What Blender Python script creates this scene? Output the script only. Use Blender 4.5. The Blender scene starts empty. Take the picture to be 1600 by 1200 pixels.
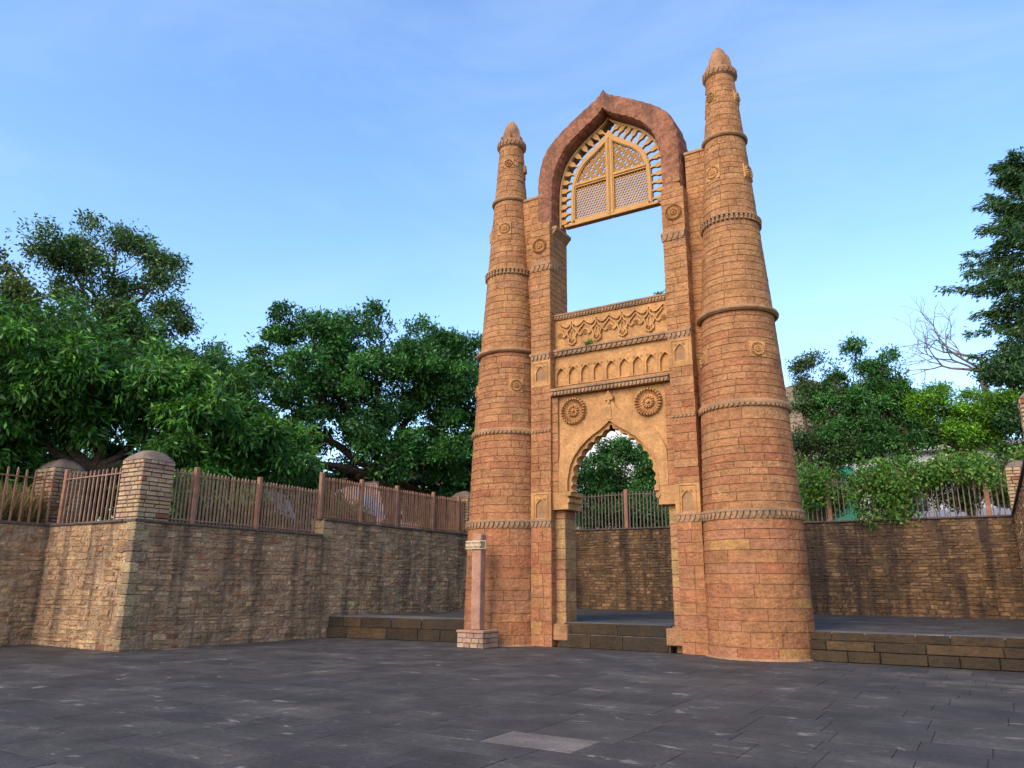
import bpy, math, random
import numpy as np
from mathutils import Vector, Matrix

random.seed(7)
RNG = np.random.default_rng(11)
sc = bpy.context.scene
COL = sc.collection
R = math.radians

# ------------------------------------------------------------------ camera
CAM = Vector((8.7035, -19.8447, 1.6))
cam_data = bpy.data.cameras.new('camera')
cam = bpy.data.objects.new('camera', cam_data)
COL.objects.link(cam)
cam_data.sensor_width = 36.0
cam_data.lens = 26.606
cam_data.clip_start = 0.05
cam_data.clip_end = 3000
YAW, PITCH, ROLL = 0.55386, 0.26154, 0.00818
cam.matrix_world = (Matrix.Translation(CAM) @ Matrix.Rotation(YAW, 4, 'Z')
                    @ Matrix.Rotation(math.pi / 2 + PITCH, 4, 'X') @ Matrix.Rotation(ROLL, 4, 'Z'))
sc.camera = cam

# ------------------------------------------------------------------ world and sun
SUN_ELEV, SUN_AZ = R(36), R(186)          # azimuth clockwise from +Y (the sun stands in front of the gate, behind the viewer)
world = bpy.data.worlds.new('World')
sc.world = world
world.use_nodes = True
wn = world.node_tree
bg = wn.nodes['Background']
sky = wn.nodes.new('ShaderNodeTexSky')
sky.sky_type = 'NISHITA'
sky.sun_disc = False
sky.sun_elevation = SUN_ELEV
sky.sun_rotation = SUN_AZ
sky.air_density = 1.0
sky.dust_density = 0.9
sky.ozone_density = 2.2
hsv = wn.nodes.new('ShaderNodeHueSaturation')
hsv.inputs['Hue'].default_value = 0.502
hsv.inputs['Saturation'].default_value = 1.12
wn.links.new(sky.outputs[0], hsv.inputs['Color'])
wtc = wn.nodes.new('ShaderNodeTexCoord')
wmp = wn.nodes.new('ShaderNodeMapping')
wmp.inputs['Scale'].default_value = (1.2, 1.2, 3.2)
wno = wn.nodes.new('ShaderNodeTexNoise')
wno.inputs['Scale'].default_value = 1.6
wno.inputs['Detail'].default_value = 7
wno.inputs['Roughness'].default_value = 0.6
wno.inputs['Distortion'].default_value = 0.7
wrm = wn.nodes.new('ShaderNodeMapRange')
wrm.inputs['From Min'].default_value = 0.42
wrm.inputs['From Max'].default_value = 0.75
wrm.inputs['To Max'].default_value = 0.22
wmx = wn.nodes.new('ShaderNodeMix')
wmx.data_type = 'RGBA'
wmx.inputs[7].default_value = (2.3, 2.75, 3.3, 1)
wn.links.new(wtc.outputs['Generated'], wmp.inputs[0])
wn.links.new(wmp.outputs[0], wno.inputs['Vector'])
wn.links.new(wno.outputs['Fac'], wrm.inputs['Value'])
wn.links.new(wrm.outputs[0], wmx.inputs[0])
wn.links.new(hsv.outputs[0], wmx.inputs[6])
wn.links.new(wmx.outputs[2], bg.inputs[0])
bg.inputs[1].default_value = 0.15
sun_data = bpy.data.lights.new('sun', 'SUN')
sun_data.energy = 1.1
sun_data.angle = R(35)
sun_data.color = (1.0, 0.86, 0.68)
sun = bpy.data.objects.new('sun', sun_data)
COL.objects.link(sun)
sdir = Vector((math.sin(SUN_AZ) * math.cos(SUN_ELEV), math.cos(SUN_AZ) * math.cos(SUN_ELEV), math.sin(SUN_ELEV)))
sun.rotation_euler = sdir.to_track_quat('Z', 'Y').to_euler()
sun.location = sdir * 60
vs = sc.view_settings
vs.view_transform = 'Standard'
vs.look = 'None'
vs.gamma = 1.0
vs.use_curve_mapping = False
vs.exposure = 1.38


# ------------------------------------------------------------------ materials
def nd(nt, t, **kw):
    n = nt.nodes.new(t)
    for k, v in kw.items():
        setattr(n, k, v)
    return n


def ramp(nt, fac, stops):
    r = nt.nodes.new('ShaderNodeValToRGB')
    el = r.color_ramp.elements
    while len(el) < len(stops):
        el.new(0.5)
    for e, (p, c) in zip(el, stops):
        e.position = p
        e.color = (c, c, c, 1) if not isinstance(c, tuple) else (*c, 1)
    nt.links.new(fac, r.inputs[0])
    return r.outputs[0]


def mul(nt, a, b, fac=1.0, mode='MULTIPLY'):
    m = nt.nodes.new('ShaderNodeMix')
    m.data_type = 'RGBA'
    m.blend_type = mode
    if isinstance(fac, float):
        m.inputs[0].default_value = fac
    else:
        nt.links.new(fac, m.inputs[0])
    for s, i in ((a, 6), (b, 7)):
        if isinstance(s, tuple):
            m.inputs[i].default_value = (*s, 1)
        else:
            nt.links.new(s, m.inputs[i])
    return m.outputs[2]


def noise(nt, vec, scale, detail=5, rough=0.6, stretch=None, dist=0.0):
    if stretch:
        mp = nt.nodes.new('ShaderNodeMapping')
        mp.inputs['Scale'].default_value = stretch
        nt.links.new(vec, mp.inputs[0])
        vec = mp.outputs[0]
    n = nt.nodes.new('ShaderNodeTexNoise')
    n.inputs['Scale'].default_value = scale
    n.inputs['Detail'].default_value = detail
    n.inputs['Roughness'].default_value = rough
    n.inputs['Distortion'].default_value = dist
    nt.links.new(vec, n.inputs['Vector'])
    return n.outputs['Fac']


def base_mat(name, rough=0.9, spec=0.2):
    m = bpy.data.materials.new(name)
    m.use_nodes = True
    nt = m.node_tree
    b = nt.nodes['Principled BSDF']
    b.inputs['Roughness'].default_value = rough
    b.inputs['Specular IOR Level'].default_value = spec
    geo = nt.nodes.new('ShaderNodeNewGeometry')
    return m, nt, b, geo.outputs['Position']


def bump(nt, b, height, strength, dist):
    n = nt.nodes.new('ShaderNodeBump')
    n.inputs['Strength'].default_value = strength
    n.inputs['Distance'].default_value = dist
    nt.links.new(height, n.inputs['Height'])
    nt.links.new(n.outputs[0], b.inputs['Normal'])


def addv(nt, a, b, k=1.0):
    m = nt.nodes.new('ShaderNodeMath')
    m.operation = 'MULTIPLY_ADD'
    nt.links.new(b, m.inputs[0])
    m.inputs[1].default_value = k
    nt.links.new(a, m.inputs[2])
    return m.outputs[0]


def stone_mat(name, color=None, spot=0.5, grain=28.0, bstr=0.9, bdist=0.02, stain=0.0, rough=0.92, grime=(0.07, 0.055, 0.045),
              streak=0.0, mott=(0.62, 1.25)):
    """stone with mottling, tooled grain, and dirt; colour from the 'tint' attribute unless given"""
    m, nt, b, pos = base_mat(name, rough, 0.15)
    if color is None:
        at = nt.nodes.new('ShaderNodeAttribute')
        at.attribute_name = 'tint'
        c = at.outputs['Color']
    else:
        c = color
    n1 = noise(nt, pos, 2.3, 6, 0.62)
    n2 = noise(nt, pos, grain, 4, 0.7)
    n3 = noise(nt, pos, grain * 0.28, 3, 0.6, stretch=(1, 1, 2.2))
    c = mul(nt, c, ramp(nt, n1, [(0.25, mott[0]), (0.55, 1.0), (0.8, mott[1])]))
    c = mul(nt, c, ramp(nt, n2, [(0.3, 1 - spot), (0.52, 1.0), (0.72, 1 + spot * 0.55)]))
    if stain > 0:
        n4 = noise(nt, pos, 0.9, 7, 0.68, dist=0.4)
        c = mul(nt, c, grime, ramp(nt, n4, [(0.5, 0.0), (0.72, stain)]), 'MIX')
    if streak > 0:
        n5 = noise(nt, pos, 1.5, 6, 0.62, stretch=(1.6, 1.6, 0.13))
        n6 = noise(nt, pos, 6.0, 4, 0.6)
        f = addv(nt, n5, n6, 0.25)
        c = mul(nt, c, grime, ramp(nt, f, [(0.60, 0.0), (0.76, streak)]), 'MIX')
    nt.links.new(c, b.inputs['Base Color'])
    h = addv(nt, n2, n3, 1.6)
    bump(nt, b, h, bstr, bdist)
    return m


M = {}
M['block'] = stone_mat('dressed_sandstone', spot=0.42, grain=15, bstr=1.0, bdist=0.03, stain=0.3, streak=0.22, grime=(0.24, 0.112, 0.054))
M['core'] = stone_mat('lime_mortar', (0.33, 0.175, 0.085), spot=0.25, grain=18, bstr=0.6)
M['carved'] = stone_mat('carved_sandstone', (0.50, 0.252, 0.096), spot=0.28, grain=13, bstr=0.7, bdist=0.02, stain=0.5, streak=0.35, grime=(0.27, 0.118, 0.05))
M['trim'] = stone_mat('weathered_trim', (0.36, 0.20, 0.105), spot=0.3, grain=20, bstr=0.6, stain=0.7, grime=(0.13, 0.1, 0.075))
M['rings'] = stone_mat('ring_sandstone', (0.375, 0.20, 0.098), spot=0.25, grain=20, bstr=0.5, stain=0.55, grime=(0.2, 0.13, 0.085))
M['finial'] = stone_mat('finial_sandstone', (0.38, 0.195, 0.098), spot=0.3, grain=16, bstr=0.6, stain=0.8, grime=(0.22, 0.10, 0.06))
M['hood'] = stone_mat('red_render', (0.30, 0.122, 0.066), spot=0.5, grain=9, bstr=0.9, bdist=0.03, stain=0.75, grime=(0.085, 0.05, 0.036), streak=0.5, mott=(0.6, 1.4))
M['jali'] = stone_mat('lattice_sandstone', (0.50, 0.262, 0.092), spot=0.18, grain=22, bstr=0.2, bdist=0.008, mott=(0.85, 1.12))
M['rubble'] = stone_mat('rubble_stone', spot=0.42, grain=15, bstr=1.0, bdist=0.05, stain=0.3, streak=0.62, grime=(0.075, 0.052, 0.04))
M['mortar'] = stone_mat('rubble_mortar', (0.43, 0.27, 0.155), spot=0.42, grain=12, bstr=1.0, bdist=0.06, stain=0.3, streak=0.62, grime=(0.075, 0.052, 0.04))
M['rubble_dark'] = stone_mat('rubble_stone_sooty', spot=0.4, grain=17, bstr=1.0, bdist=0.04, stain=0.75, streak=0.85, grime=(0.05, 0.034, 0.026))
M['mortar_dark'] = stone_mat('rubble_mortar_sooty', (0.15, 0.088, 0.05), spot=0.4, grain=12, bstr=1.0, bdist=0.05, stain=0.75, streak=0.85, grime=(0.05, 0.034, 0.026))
M['pillar'] = stone_mat('pillar_stone', spot=0.22, grain=20, bstr=0.7, bdist=0.02)
M['pillar_joint'] = stone_mat('pillar_joint', (0.10, 0.065, 0.045), spot=0.3, grain=20)
M['cement'] = stone_mat('cement_cap', (0.23, 0.16, 0.115), spot=0.3, grain=16, bstr=0.6, stain=0.5)
M['coping'] = stone_mat('wall_coping', (0.13, 0.095, 0.075), spot=0.35, grain=14, bstr=0.7, stain=0.6)
M['step'] = stone_mat('step_stone', spot=0.35, grain=16, bstr=0.8, bdist=0.025, stain=0.92, streak=0.35, grime=(0.035, 0.03, 0.024))
M['soil'] = stone_mat('dry_soil', (0.13, 0.1, 0.06), spot=0.4, grain=6, bstr=0.8, stain=0.5, grime=(0.05, 0.06, 0.025))
M['rock_hill'] = stone_mat('rocky_slope', (0.30, 0.19, 0.12), spot=0.3, grain=1.4, bstr=0.8, bdist=0.6, stain=0.8, grime=(0.06, 0.08, 0.03))
M['whitewash'] = stone_mat('whitewash', (0.74, 0.71, 0.68), spot=0.06, grain=9, bstr=0.2, bdist=0.01, stain=0.2, grime=(0.45, 0.42, 0.38), mott=(0.9, 1.05))
M['pinkwash'] = stone_mat('pink_plaster', (0.50, 0.33, 0.27), spot=0.1, grain=9, bstr=0.2, bdist=0.01, stain=0.5, grime=(0.25, 0.18, 0.15))


def plain(name, col, rough=0.6, spec=0.3, metal=0.0, vary=0.15, scale=6.0):
    m, nt, b, pos = base_mat(name, rough, spec)
    n = noise(nt, pos, scale, 5)
    c = mul(nt, col, ramp(nt, n, [(0.3, 1 - vary), (0.7, 1 + vary)]))
    nt.links.new(c, b.inputs['Base Color'])
    b.inputs['Metallic'].default_value = metal
    return m


M['fence'] = plain('painted_iron', (0.27, 0.15, 0.095), 0.65, 0.3, vary=0.35, scale=5)
M['post'] = plain('painted_post', (0.31, 0.145, 0.082), 0.75, 0.25, vary=0.25, scale=4)
M['fence_dark'] = plain('weathered_iron', (0.17, 0.115, 0.09), 0.65, 0.3, vary=0.35, scale=5)
M['sign_post'] = stone_mat('pink_sandstone', (0.39, 0.20, 0.13), spot=0.25, grain=18, bstr=0.3, bdist=0.01)
M['sign'] = stone_mat('faded_sign_paint', (0.55, 0.40, 0.24), spot=0.1, grain=25, bstr=0.1, stain=0.4, grime=(0.26, 0.17, 0.1))
M['peeled'] = stone_mat('peeled_sign_paint', (0.12, 0.1, 0.075), spot=0.3, grain=30, bstr=0.4)
M['ink'] = plain('dark_lettering', (0.05, 0.035, 0.025), 0.8, 0.1)
M['green'] = plain('green_sheet', (0.015, 0.30, 0.19), 0.6, 0.3, vary=0.2, scale=1.5)
M['roof_sheet'] = plain('grey_sheet_metal', (0.42, 0.44, 0.47), 0.55, 0.3, vary=0.3, scale=2)
M['blue_cloth'] = plain('blue_cloth', (0.03, 0.09, 0.42), 0.8, 0.1)
M['car_paint'] = plain('car_paint', (0.42, 0.46, 0.60), 0.35, 0.5, vary=0.05)
M['glass'] = plain('dark_glass', (0.03, 0.035, 0.045), 0.12, 0.6, vary=0.02)
M['tyre'] = plain('tyre_rubber', (0.02, 0.02, 0.02), 0.85, 0.2)
M['bark'] = stone_mat('bark', (0.10, 0.066, 0.045), spot=0.45, grain=9, bstr=1.0, bdist=0.05)
M['bare_bark'] = stone_mat('bare_bark', (0.20, 0.16, 0.145), spot=0.35, grain=9, bstr=0.8, bdist=0.03)


def paver_mat():
    m, nt, b, pos = base_mat('slate_paver', 0.75, 0.22)
    at = nt.nodes.new('ShaderNodeAttribute')
    at.attribute_name = 'tint'
    n1 = noise(nt, pos, 1.1, 8, 0.68)
    n2 = noise(nt, pos, 22, 5, 0.7)
    n3 = noise(nt, pos, 3.1, 6, 0.62, stretch=(0.7, 1.2, 1), dist=0.8)
    c = mul(nt, at.outputs['Color'], ramp(nt, n1, [(0.25, 0.55), (0.5, 1.0), (0.75, 1.7)]))
    c = mul(nt, c, ramp(nt, n2, [(0.3, 0.7), (0.7, 1.28)]))
    c = mul(nt, c, (0.27, 0.215, 0.17), ramp(nt, addv(nt, n3, n1, 0.35), [(0.80, 0.0), (0.865, 0.68)]), 'MIX')
    nt.links.new(c, b.inputs['Base Color'])
    nt.links.new(ramp(nt, n1, [(0.3, 0.62), (0.7, 0.85)]), b.inputs['Roughness'])
    n4 = noise(nt, pos, 9, 5, 0.65, stretch=(0.9, 1.1, 1))
    bump(nt, b, addv(nt, n4, n2, 0.5), 0.7, 0.022)
    return m


M['paver'] = paver_mat()
M['bed'] = stone_mat('paving_bed', (0.038, 0.033, 0.032), spot=0.3, grain=12)


def leaf_mat(name, trans=0.2, rough=0.45):
    m, nt, b, pos = base_mat(name, rough, 0.35)
    at = nt.nodes.new('ShaderNodeAttribute')
    at.attribute_name = 'tint'
    nt.links.new(at.outputs['Color'], b.inputs['Base Color'])
    tr = nt.nodes.new('ShaderNodeBsdfTranslucent')
    c = mul(nt, at.outputs['Color'], (1.25, 1.2, 0.5))
    nt.links.new(c, tr.inputs['Color'])
    mx = nt.nodes.new('ShaderNodeMixShader')
    mx.inputs[0].default_value = trans
    nt.links.new(b.outputs[0], mx.inputs[1])
    nt.links.new(tr.outputs[0], mx.inputs[2])
    nt.links.new(mx.outputs[0], nt.nodes['Material Output'].inputs[0])
    return m


M['leaf'] = leaf_mat('leaf')

# ------------------------------------------------------------------ object helpers
WLOC = {}


def link(o, parent=None, loc=(0, 0, 0)):
    COL.objects.link(o)
    o.location = loc
    if parent is not None:
        o.parent = parent
        o.matrix_parent_inverse = Matrix.Translation(-WLOC[parent.name])
    WLOC[o.name] = Vector(loc)
    return o


def tag(o, label=None, cat=None, group=None, kind=None):
    if label:
        o['label'] = label
    if cat:
        o['category'] = cat
    if group:
        o['group'] = group
    if kind:
        o['kind'] = kind
    return o


def empty(name, loc, parent=None):
    e = bpy.data.objects.new(name, None)
    e.empty_display_size = 0.3
    return link(e, parent, loc)


class MB:
    """collects geometry in world coordinates and links it as one mesh object"""

    def __init__(self):
        self.v, self.f, self.t = [], [], []

    def add(self, verts, faces, tint=None):
        n = len(self.v)
        self.v += [tuple(p) for p in verts]
        self.f += [tuple(i + n for i in f) for f in faces]
        self.t += [tint or (0.5, 0.5, 0.5)] * len(verts)

    def box(self, x0, x1, y0, y1, z0, z1, tint=None):
        self.add([(x0, y0, z0), (x1, y0, z0), (x1, y1, z0), (x0, y1, z0), (x0, y0, z1), (x1, y0, z1), (x1, y1, z1), (x0, y1, z1)],
                 [(0, 3, 2, 1), (4, 5, 6, 7), (0, 1, 5, 4), (1, 2, 6, 5), (2, 3, 7, 6), (3, 0, 4, 7)], tint)

    def cbox(self, x0, x1, y0, y1, z0, z1, c=0.02, tint=None):
        """box with chamfered edges"""
        V = []
        for sx, sy, sz in [(a, b, d) for a in (0, 1) for b in (0, 1) for d in (0, 1)]:
            X, Y, Z = (x0, x1)[sx], (y0, y1)[sy], (z0, z1)[sz]
            dx, dy, dz = (c, -c)[sx], (c, -c)[sy], (c, -c)[sz]
            V += [(X, Y + dy, Z + dz), (X + dx, Y, Z + dz), (X + dx, Y + dy, Z)]
        idx = lambda a, b, d, k: (a * 4 + b * 2 + d) * 3 + k
        F = []
        for a in (0, 1):
            q = [idx(a, 0, 0, 0), idx(a, 1, 0, 0), idx(a, 1, 1, 0), idx(a, 0, 1, 0)]
            F.append(q if a else q[::-1])
            q = [idx(0, a, 0, 1), idx(1, a, 0, 1), idx(1, a, 1, 1), idx(0, a, 1, 1)]
            F.append(q[::-1] if a else q)
            q = [idx(0, 0, a, 2), idx(1, 0, a, 2), idx(1, 1, a, 2), idx(0, 1, a, 2)]
            F.append(q if a else q[::-1])
        for a in (0, 1):
            for b in (0, 1):
                F.append([idx(a, b, 0, 0), idx(a, b, 1, 0), idx(a, b, 1, 1), idx(a, b, 0, 1)])
                F.append([idx(a, 0, b, 0), idx(a, 1, b, 0), idx(a, 1, b, 2), idx(a, 0, b, 2)])
                F.append([idx(0, a, b, 1), idx(1, a, b, 1), idx(1, a, b, 2), idx(0, a, b, 2)])
                for d in (0, 1):
                    F.append([idx(a, b, d, 0), idx(a, b, d, 1), idx(a, b, d, 2)])
        self.add(V, F, tint)

    def lathe(self, ax, prof, n=48, tint=None, closed=False):
        V, F = [], []
        k = len(prof)
        for i in range(n):
            a = 2 * math.pi * i / n
            for r, z in prof:
                V.append((ax[0] + r * math.cos(a), ax[1] + r * math.sin(a), z))
        for i in range(n):
            j = (i + 1) % n
            for q in range(k - 1 + (1 if closed else 0)):
                w = (q + 1) % k
                F.append((i * k + q, j * k + q, j * k + w, i * k + w))
        self.add(V, F, tint)

    def tube(self, pts, rads, n=6, tint=None):
        V, F = [], []
        P = [Vector(p) for p in pts]
        up = Vector((0.31, 0.17, 0.93))
        for i, p in enumerate(P):
            d = (P[min(i + 1, len(P) - 1)] - P[max(i - 1, 0)])
            d = d.normalized() if d.length > 1e-9 else Vector((0, 0, 1))
            a = d.cross(up)
            if a.length < 1e-3:
                a = d.cross(Vector((1, 0, 0)))
            a.normalize()
            b = d.cross(a)
            for k in range(n):
                t = 2 * math.pi * k / n
                V.append(p + (a * math.cos(t) + b * math.sin(t)) * rads[i])
        for i in range(len(P) - 1):
            for k in range(n):
                F.append((i * n + k, i * n + (k + 1) % n, (i + 1) * n + (k + 1) % n, (i + 1) * n + k))
        F.append(tuple(range(n))[::-1])
        F.append(tuple(range((len(P) - 1) * n, len(P) * n)))
        self.add(V, F, tint)

    def ribbon(self, outer, inner, y0, y1, tint=None):
        """solid between two outlines (x,z) of equal length, front at y0, back at y1"""
        n = len(outer)
        V = [(x, y0, z) for x, z in outer] + [(x, y0, z) for x, z in inner] + [(x, y1, z) for x, z in outer] + [(x, y1, z) for x, z in inner]
        F = []
        for i in range(n - 1):
            o, q = i, i + 1
            F.append((o, n + o, n + q, q))
            F.append((2 * n + o, 2 * n + q, 3 * n + q, 3 * n + o))
            F.append((n + o, 3 * n + o, 3 * n + q, n + q))
            F.append((o, q, 2 * n + q, 2 * n + o))
        for e in (0, n - 1):
            F.append((e, 2 * n + e, 3 * n + e, n + e))
        self.add(V, F, tint)

    def prism(self, poly, y0, y1, tint=None):
        """closed polygon (x,z) extruded from y0 (front) to y1"""
        n = len(poly)
        V = [(x, y0, z) for x, z in poly] + [(x, y1, z) for x, z in poly]
        F = [tuple(range(n)), tuple(range(2 * n - 1, n - 1, -1))]
        for i in range(n):
            j = (i + 1) % n
            F.append((i, i + n, j + n, j))
        self.add(V, F, tint)

    def build(self, name, mat, parent=None, smooth=False, loc=None):
        me = bpy.data.meshes.new(name)
        A = np.array(self.v, dtype=float).reshape(-1, 3)
        if loc is None:
            lo, hi = A.min(0), A.max(0)
            loc = Vector(((lo[0] + hi[0]) / 2, (lo[1] + hi[1]) / 2, lo[2]))
        A = A - np.array(loc)
        me.from_pydata(A.tolist(), [], self.f)
        at = me.attributes.new('tint', 'FLOAT_COLOR', 'POINT')
        T = np.ones((len(self.v), 4))
        T[:, :3] = self.t
        at.data.foreach_set('color', T.ravel())
        if smooth:
            me.polygons.foreach_set('use_smooth', [True] * len(me.polygons))
        me.materials.append(mat)
        o = bpy.data.objects.new(name, me)
        return link(o, parent, loc)


def slab(mapf, s0, s1, t0, t1, n=2, proud=0.0, inset=0.014, depth=0.035, gap=0.004, jit=0.0, cj=0.0):
    """one dressed stone: front face proud, chamfered back into the joint. mapf(s, t, d)->xyz; 2*(3n+2) triangles"""
    u = random.uniform
    c = [[u(-cj, cj) * (s1 - s0), u(-cj, cj) * (t1 - t0)] for _ in range(4)] if cj else [[0, 0]] * 4
    s0, s1, t0, t1 = s0 + gap, s1 - gap, t0 + gap, t1 - gap
    V, F = [], []
    for lev in (0, 1):
        e = inset if lev else 0.0
        e_s = min(e, (s1 - s0) * 0.3)
        e_t = min(e, (t1 - t0) * 0.3)
        for row in (0, 1):
            for i in range(n + 1):
                a = i / n
                ds = c[row * 2][0] * (1 - a) + c[row * 2 + 1][0] * a
                dt = c[row * 2][1] * (1 - a) + c[row * 2 + 1][1] * a
                s = (s0 + e_s) + (s1 - s0 - 2 * e_s) * a + ds
                t = ((t1 - e_t) if row else (t0 + e_t)) + dt
                V.append(mapf(s, t, proud + u(-jit, jit) if lev else -depth))
    q = lambda lev, row, i: lev * 2 * (n + 1) + row * (n + 1) + i
    for i in range(n):
        F.append((q(1, 0, i), q(1, 0, i + 1), q(1, 1, i + 1), q(1, 1, i)))
        F.append((q(0, 0, i), q(0, 0, i + 1), q(1, 0, i + 1), q(1, 0, i)))
        F.append((q(1, 1, i), q(1, 1, i + 1), q(0, 1, i + 1), q(0, 1, i)))
    F.append((q(0, 0, 0), q(1, 0, 0), q(1, 1, 0), q(0, 1, 0)))
    F.append((q(1, 0, n), q(0, 0, n), q(0, 1, n), q(1, 1, n)))
    return V, F


def score(mapf, s0, s1, t0, t1):
    """how large the piece shows from the viewer's side"""
    sm, tm = (s0 + s1) / 2, (t0 + t1) / 2
    p = Vector(mapf(sm, tm, 0.0))
    nrm = (Vector(mapf(sm, tm, 0.05)) - p).normalized()
    w = CAM - p
    d = w.length
    f = nrm.dot(w / d)
    a = (Vector(mapf(s1, tm, 0)) - Vector(mapf(s0, tm, 0))).length * (t1 - t0)
    return a * f / (d * d)


def emit(pieces, limit, name, mat, rest_name):
    """pieces: (score, parent, (verts, faces), tint). The largest become parts of their own, the rest one part per parent"""
    pieces.sort(key=lambda p: -p[0])
    rest = {}
    for i, (scv, par, (V, F), tint) in enumerate(pieces):
        if i < limit and scv > 0:
            b = MB()
            b.add(V, F, tint)
            b.build(name, mat, par)
        else:
            rest.setdefault(par.name, (par, MB()))[1].add(V, F, tint)
    for par, b in rest.values():
        tag(b.build(rest_name, mat, par), kind='stuff')


def courses(z0, z1, h0, h1):
    zs = [z0]
    while zs[-1] < z1 - 1e-6:
        h = random.uniform(h0, h1)
        if z1 - (zs[-1] + h) < h0 * 0.7:
            h = z1 - zs[-1]
        zs.append(min(z1, zs[-1] + h))
    return zs


def cuts(a, b, l0, l1, start=None):
    xs = [a]
    first = True
    while xs[-1] < b - 1e-6:
        l = random.uniform(l0, l1)
        if first:
            l *= random.uniform(0.45, 1.0)
            first = False
        if b - (xs[-1] + l) < l0 * 0.55:
            l = b - xs[-1]
        xs.append(min(b, xs[-1] + l))
    return xs


def pick(pal, var=0.05):
    w = [p[0] for p in pal]
    c = random.choices([p[1] for p in pal], w)[0]
    k = random.uniform(1 - var, 1 + var)
    return tuple(max(0.01, x * k * random.uniform(0.985, 1.015)) for x in c)


PAL_HIGH = [(6, (0.4193, 0.1956, 0.0790)), (3, (0.4086, 0.1855, 0.0741)), (2, (0.4344, 0.2047, 0.0867)), (1.0, (0.3881, 0.1662, 0.0684)), (0.4, (0.3730, 0.1763, 0.0829))]
PAL_MID = [(6, (0.4086, 0.1814, 0.0760)), (4, (0.3989, 0.1682, 0.0712)), (2, (0.3827, 0.1520, 0.0664)), (1.2, (0.4247, 0.1997, 0.0848)), (0.6, (0.3622, 0.1348, 0.0607))]
PAL_LOW = [(5, (0.3989, 0.1713, 0.0712)), (3, (0.3827, 0.1510, 0.0655)), (1.2, (0.4398, 0.2137, 0.0760)), (2, (0.3881, 0.1641, 0.0790)), (0.9, (0.3568, 0.1286, 0.0578))]
PAL_JAMB = [(3, (0.44, 0.255, 0.105)), (2, (0.39, 0.19, 0.088)), (2, (0.41, 0.215, 0.098)), (1, (0.37, 0.165, 0.085))]
PAL_RUB = [(4, (0.4930, 0.2900, 0.1490)), (3, (0.4480, 0.2551, 0.1306)), (2, (0.5490, 0.3366, 0.1702)), (0.8, (0.4260, 0.1940, 0.0957)), (0.35, (0.6500, 0.4278, 0.2098))]
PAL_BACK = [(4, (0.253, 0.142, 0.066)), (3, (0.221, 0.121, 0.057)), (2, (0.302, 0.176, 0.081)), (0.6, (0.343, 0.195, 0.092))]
PAL_PILLAR = [(5, (0.46, 0.315, 0.18)), (3, (0.42, 0.265, 0.16)), (2, (0.40, 0.235, 0.155)), (0.8, (0.29, 0.11, 0.055)), (1, (0.45, 0.27, 0.12))]
PAL_STEP = [(3, (0.063, 0.040, 0.022)), (2, (0.049, 0.032, 0.019)), (1, (0.086, 0.050, 0.026))]
PAL_PAVE = [(5, (0.0617, 0.0510, 0.0450)), (3, (0.0696, 0.0592, 0.0510)), (2, (0.0559, 0.0479, 0.0430)), (1.0, (0.0833, 0.0694, 0.0580)), (0.08, (0.1607, 0.1265, 0.0950))]

# ------------------------------------------------------------------ ground
gb = MB()
gb.add([(-900, -900, -0.05), (900, -900, -0.05), (900, 900, -0.05), (-900, 900, -0.05)], [(0, 1, 2, 3)])
ground = gb.build('ground', M['bed'])
tag(ground, 'dark bedding ground under the courtyard paving', kind='structure')

court = MB()
court.box(-14.2, 13.2, -24.0, 13.0, -0.04, -0.007)
court = court.build('courtyard_pavement', M['bed'])
tag(court, 'dark slate flagstone paving of the courtyard', kind='structure')
pieces = []
mapg = lambda s, t, d: (s, t, d)


def pave(y0, y1, x0, x1, base, par, keep):
    for ya, yb in zip(*(lambda z: (z[:-1], z[1:]))(courses(y0, y1, 0.5, 0.95))):
        xs = cuts(x0, x1, 0.65, 1.3)
        for xa, xb in zip(xs[:-1], xs[1:]):
            if not keep((xa + xb) / 2, (ya + yb) / 2):
                continue
            tint = pick(PAL_PAVE)
            if abs((xa + xb) / 2 - 3.96) < 0.5 and abs((ya + yb) / 2 + 11.97) < 0.33:
                tint = (0.15, 0.118, 0.096)
            dz = random.uniform(-0.0015, 0.0015)
            m = lambda s, t, d, dz=dz: (s, t, base + dz + d)
            pieces.append((score(m, xa, xb, ya, yb), par, slab(m, xa, xb, ya, yb, 1, 0, 0.004, 0.014, 0.002, 0.0012, 0.002), tint))


def in_court(x, y):
    w = Vector((x, y, 0)) - CAM
    f = -w.x * math.sin(YAW) + w.y * math.cos(YAW)
    r = w.x * math.cos(YAW) + w.y * math.sin(YAW)
    return f > 3.5 and abs(r) < f * 0.74 + 2.5


pave(-20.0, -0.45, -13.5, 13.0, 0.0, court, in_court)
emit(pieces, 300, 'paver', M['paver'], 'paver_field')

# raised platform behind the gate
plat = MB()
plat.box(-9.6, 9.7, -0.10, 13.1, 0.0, 0.60)
plat = plat.build('platform', M['bed'])
tag(plat, 'raised slate paved platform behind the gate', kind='structure')
pieces = []
pave(0.42, 13.0, -9.45, 9.58, 0.64, plat, lambda x, y: True)
emit(pieces, 90, 'paver', M['paver'], 'paver_field')
pieces = []


def step_face(y, xa, xb, rows, par, skew=0.0):
    for z0, z1, off in rows:
        xs = cuts(xa, xb, 0.6, 1.5)
        for a, b in zip(xs[:-1], xs[1:]):
            m = lambda s, t, d, o=off: (s, y - o - d + skew * (s - xb), t)
            pieces.append((score(m, a, b, z0, z1), par, slab(m, a, b, z0, z1, 2, 0, 0.012, 0.035, 0.004, 0.006, 0.01), pick(PAL_STEP)))


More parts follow.
